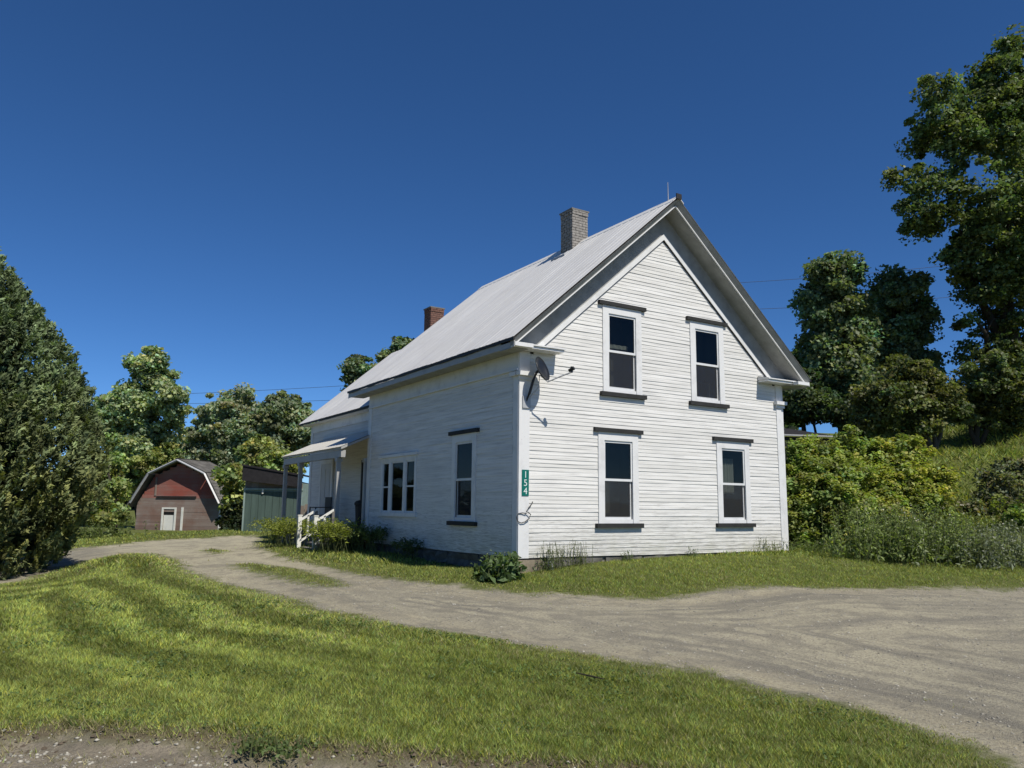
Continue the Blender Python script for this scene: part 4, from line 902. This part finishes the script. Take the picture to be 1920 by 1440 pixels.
def fern(name, label, pts, h, n, col, size=.11, spread=.2):
    o = empty(name, (0,0,0), 0, label, 'plant'); mb = MB(); C = []; N = []; S = []; Cl = []
    for k in range(n):
        p = pts[rng.integers(len(pts))]; x_ = p[0]+rng.normal()*spread; y_ = p[1]+rng.normal()*spread; gz = float(tz(x_, y_)[0])-.02
        a = rng.random()*6.283; hh = h*(.7+.5*rng.random()); rch = hh*.75
        P3 = [(x_,y_,gz),(x_+rch*.3*math.cos(a),y_+rch*.3*math.sin(a),gz+hh*.75),(x_+rch*.75*math.cos(a),y_+rch*.75*math.sin(a),gz+hh),(x_+rch*1.15*math.cos(a),y_+rch*1.15*math.sin(a),gz+hh*.82)]
        mb.tube(P3, [.007,.006,.004,.002], 4)
        P3 = np.array(P3); cf = .65+.6*rng.random()
        for i in range(22):
            t_ = .25+.75*rng.random(); s_ = t_*3; j = min(2, int(s_)); q = P3[j]*(1-(s_-j))+P3[j+1]*(s_-j)
            C.append(q+rng.normal(size=3)*.035); S.append(size*(1.1-.6*t_)*(.7+.5*rng.random())); nv = rng.normal(size=3)*.45+np.array([0,0,.9]); N.append(nv/np.linalg.norm(nv)); Cl.append(np.array(col)*cf*(.75+.5*rng.random()))
    mb.obj('stalks', M['grassstem'], o, 'stuff')
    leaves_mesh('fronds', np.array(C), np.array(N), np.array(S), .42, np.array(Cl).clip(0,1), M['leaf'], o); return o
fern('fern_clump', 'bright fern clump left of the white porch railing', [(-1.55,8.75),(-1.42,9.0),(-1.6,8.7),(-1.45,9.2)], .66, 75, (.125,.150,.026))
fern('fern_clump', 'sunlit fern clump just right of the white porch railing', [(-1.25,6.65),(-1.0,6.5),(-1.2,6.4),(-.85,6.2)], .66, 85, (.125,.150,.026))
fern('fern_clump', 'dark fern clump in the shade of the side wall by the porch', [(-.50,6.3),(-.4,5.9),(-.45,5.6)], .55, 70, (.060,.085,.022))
fern('hosta_clump', 'small dark plant against the shaded wall below the three-light window', [(-.25,4.1),(-.22,3.8)], .35, 22, (.05,.07,.025), spread=.1)
weeds('verge_weeds', 'dark green weed tuft at the ragged lawn edge by the road', [(-5.968,-6.436),(-5.923,-6.516),(-6.037,-6.447),(-5.885,-6.615)], .075, 34, .040, (.060,.090,.026), spread=.11, asp=.5)
cl_ = MB(); rr = random.Random(11)
for k in range(420):
    i = rr.randrange(3, 12); t_ = rr.random(); p_ = ROAD[i]*(1-t_)+ROAD[i+1]*t_; x_, y_ = p_[0]+rr.gauss(0,.09), p_[1]+rr.gauss(0,.11)-.04; z_ = float(surf(np.array([x_]), np.array([y_]))[0]); q = .005+.024*rr.random()**2.2
    vv = [(x_+q*dx*rr.uniform(.6,1.3), y_+q*dy*rr.uniform(.6,1.3), z_+q*dz*rr.uniform(.3,.7)) for dx, dy, dz in ((1,0,0),(.3,.9,.1),(-.8,.6,0),(-.8,-.6,.1),(.3,-.9,0),(0,0,1.0),(0,0,-.5))]
    cl_.add(vv, [(i_, (i_+1)%5, 5) for i_ in range(5)]+[((i_+1)%5, i_, 6) for i_ in range(5)])
tag(cl_.obj('soil_clods', M['soil'], None, 'stuff'), 'crumbled dark soil clods along the broken lawn edge', 'soil')
for p_, l_ in (((-0.662,45.880),'low weeds before the left end of the barn'),((-5.229,19.916),'tangle of weeds under the leaning yellow-green tree')):
    weeds('meadow_weeds', l_, [p_, (p_[0]+.8,p_[1]), (p_[0]-.8,p_[1]+.3)], .5, 90, .14, (.07,.095,.025), spread=.6)
stk = MB().tube([(-3.299,-6.107,-0.575),(-3.260,-6.190,-0.581),(-3.230,-6.253,-0.586),(-3.193,-6.349,-0.593)], [.005,.007,.007,.004], 6)
for i, q in enumerate(stk.v): stk.v[i] = (q[0], q[1], q[2]+.05)
tag(stk.obj('fallen_stick', M['bark']), 'dark stick lying in the grass near the drive', 'stick')

# wires
def wire(pa, pb, sag, label):
    a, b_ = Vector(pa), Vector(pb); pts = []
    for i in range(25):
        t_ = i/24; q = a.lerp(b_, t_); q.z -= sag*4*t_*(1-t_); pts.append(q)
    tag(MB().tube(pts, .016, 5).obj('overhead_wire', M['wire']), label, 'wire', 'overhead utility wires')
wire((-5.290,68.666,10.163), (24.684,44.902,11.756), .3, 'upper overhead wire crossing the sky behind the rear roof')
wire((-5.238,68.738,9.602), (24.818,45.088,10.301), .3, 'lower overhead wire crossing the sky behind the rear roof')
wire((29.746,33.522,17.480), (58.718,14.865,20.634), .5, 'faint overhead wire in the sky above the far eave')
wire((29.912,33.753,15.676), (58.958,15.199,18.029), .5, 'faint overhead wire in the sky level with the oak crowns')

# =========================================================== grass blades (ground cover nobody could count)
def blades(dmin, dmax, n, h0, w0, latlo=-.88, lathi=.88):
    u = rng.random(n); d = dmin*(dmax/dmin)**u if dmin > 8 else np.sqrt(dmin**2+(dmax**2-dmin**2)*u)
    lat = (latlo+(lathi-latlo)*rng.random(n))*d
    x = CX+FWD[0]*d+RGT[0]*lat; y = CY+FWD[1]*d+RGT[1]*lat
    dv, rd, d0 = masks(x, y)
    nz = hsh(x*2.3, y*2.3); nb = hsh(x*.45+3, y*.45)
    inhouse = (x > -.02) & (x < 7.05) & (y > -.05) & (y < 13.4)
    inporch = (x > -.8) & (x < 7.05) & (y > 6.9) & (y < 13.4)
    pr = np.clip(.5-(dv+.25*nz)/.30, 0, 1)*np.clip(.5-(rd+.10*nz)/.14, 0, 1)
    pr = np.maximum(pr, .5*np.clip(hsh(x*3.1+5, y*3.7)-.62, 0, 1)*(dv < .9)*(rd < .1))
    pr = np.where((rd > -.1) & (rd < .55), np.maximum(pr, .30*np.clip(.35+hsh(x*4.3, y*5.1), 0, 1)*np.clip(1-rd/.55, 0, 1)), pr)
    keep = (rng.random(n) < pr) & ~inhouse & ~inporch
    x, y, d, dv, rd, d0, nz, nb = [q[keep] for q in (x, y, d, dv, rd, d0, nz, nb)]; n = len(x)
    z = surf(x, y, dv, rd)
    tall = 1+.40*nz+.9*np.clip(hsh(x*6.1, y*5.7), 0, 1)
    hgt = h0*(.55+.75*rng.random(n))*tall*np.clip(.55-dv*.8, .45, 1); wid = w0*(.7+.6*rng.random(n))
    a = rng.random(n)*2*np.pi; lean = .5+1.0*rng.random(n)
    stripe = np.tanh(2.2*np.sin(2*np.pi*(-d0+.12*nz)/.95))*np.clip((-x-3.2)/1.6, 0, 1)*np.clip((y+5.4)/2.2, 0, 1)
    dx = np.cos(a)*lean; dy = np.sin(a)*lean
    dx += stripe*.35*FWD[0]; dy += stripe*.35*FWD[1]
    tip = np.stack([x+dx*hgt, y+dy*hgt, z+hgt], -1)
    sa = rng.random(n)*np.pi; sx, sy = np.cos(sa)*wid*.5, np.sin(sa)*wid*.5
    v0 = np.stack([x-sx, y-sy, z-.006], -1); v1 = np.stack([x+sx, y+sy, z-.006], -1)
    patch = np.clip(.5+.5*nb, 0, 1)[:,None]; br = (.50+.85*rng.random((n,1)))
    col = (np.array([.225,.268,.060])*(1-patch)+np.array([.322,.362,.092])*patch)*br*(1+.42*np.clip(hsh(x*7.3+1, y*6.9), -1, 1)[:,None])
    hu = rng.normal(size=(n,1))*.12; col = col*np.concatenate([1+hu, np.ones((n,1)), 1-1.5*hu], 1)
    dry = (rng.random(n) < .05+.22*np.clip(1+dv/.8, 0, 1)+.28*np.clip(hsh(x*.9+1, y*1.2)-.15, 0, 1)*np.clip(1+dv/3, 0, 1)+.75*np.clip(1+(rd-.02)/.22, 0, 1))[:,None]
    col = np.where(dry, np.array([.34,.30,.16])*br, col)
    col = col*(1+.30*stripe[:,None]+.14*np.clip((-x-3.2)/1.6, 0, 1)[:,None])
    V = np.stack([v0, v1, tip], 1).reshape(-1, 3); F = np.arange(3*n).reshape(-1, 3)
    return V, F, np.repeat(col, 3, 0)
Vs, Fs, Cs = [], [], []; off = 0
for args in ((3.4, 8.2, 470000, .029, .0066, -1.15, .95), (8.2, 16, 300000, .034, .012), (16, 34, 140000, .05, .026), (22, 55, 55000, .20, .05, .38, .85)):
    V, F, Cc = blades(*args); Vs.append(V); Fs.append(F+off); Cs.append(Cc); off += len(V)
gme = np_mesh('grass', np.concatenate(Vs), np.concatenate(Fs), np.concatenate(Cs).clip(0,1))
tag(link('grass', gme, M['grass']), 'short green turf of the mown lawn and the strip by the house', 'grass', kind='stuff')

# loose gravel on the drive and the road edge
n = 100000; u = rng.random(n)**1.5; d = np.sqrt(4.2**2+(14**2-4.2**2)*u); lat = (rng.random(n)*2-1)*.85*d
x = CX+FWD[0]*d+RGT[0]*lat; y = CY+FWD[1]*d+RGT[1]*lat; dv, rd, d0 = masks(x, y); cl = hsh(x*1.9, y*3.3)
pr = np.maximum((dv > .05)*np.clip(.34+.6*cl, .06, .9), (rd > -.1)*.75); keep = rng.random(n) < pr
x, y, dv, rd, d = x[keep], y[keep], dv[keep], rd[keep], d[keep]; n = len(x); z = surf(x, y, dv, rd)
r_ = (.0035+.016*rng.random(n)**6)*(d/8)**.5*(1+.5*(rd > 0))
oc = np.array([(1,0,0),(0,1,0),(-1,0,0),(0,-1,0),(0,0,.42),(0,0,-.5)])
V = (oc[None]*(r_[:,None,None]*(.7+.6*rng.random((n,6,1))))+np.stack([x,y,z+r_*.04],-1)[:,None,:]).reshape(-1,3)
of = np.array([(0,1,4),(1,2,4),(2,3,4),(3,0,4),(1,0,5),(2,1,5),(3,2,5),(0,3,5)]); F = (of[None]+6*np.arange(n)[:,None,None]).reshape(-1,3)
tone = (.20+.26*rng.random((n,1)))*np.array([1,.94,.78])
tag(link('loose_gravel', np_mesh('loose_gravel', V, F, np.repeat(tone,6,0)), M['stonep']), 'loose small stones scattered over the drive and road edge', 'gravel', kind='stuff')


# clover and broad-leaved lawn weeds, in patches
n = 90000; u = rng.random(n)**1.2; d = np.sqrt(4.3**2+(12**2-4.3**2)*u); lat = (rng.random(n)*2-1)*.85*d
x = CX+FWD[0]*d+RGT[0]*lat; y = CY+FWD[1]*d+RGT[1]*lat; dv, rd, d0 = masks(x, y)
pt = hsh(x*1.1+7, y*1.3)+.5*hsh(x*4.7, y*4.1); keep = (rng.random(n) < np.clip((pt-.12)*1.3, 0, .8)) & (dv < -.15) & (rd < -.1) & ~((x > -.05) & (y > -.05))
x, y, dv, rd, d = x[keep], y[keep], dv[keep], rd[keep], d[keep]; n = len(x); z = surf(x, y, dv, rd)+.016+.026*rng.random(n)
nr = rng.normal(size=(n,3))*.45+np.array([0,0,1.0]); nr /= np.linalg.norm(nr, axis=1, keepdims=True)
cl = np.array([.050,.080,.022])*(.6+.8*rng.random((n,1)))
o = leaves_mesh('clover', np.stack([x,y,z],-1), nr, (.014+.014*rng.random(n))*(d/6)**.6, .85, cl, M['leaf'], None); tag(o, 'patches of dark clover and small broad leaves in the lawn', 'clover', kind='stuff')
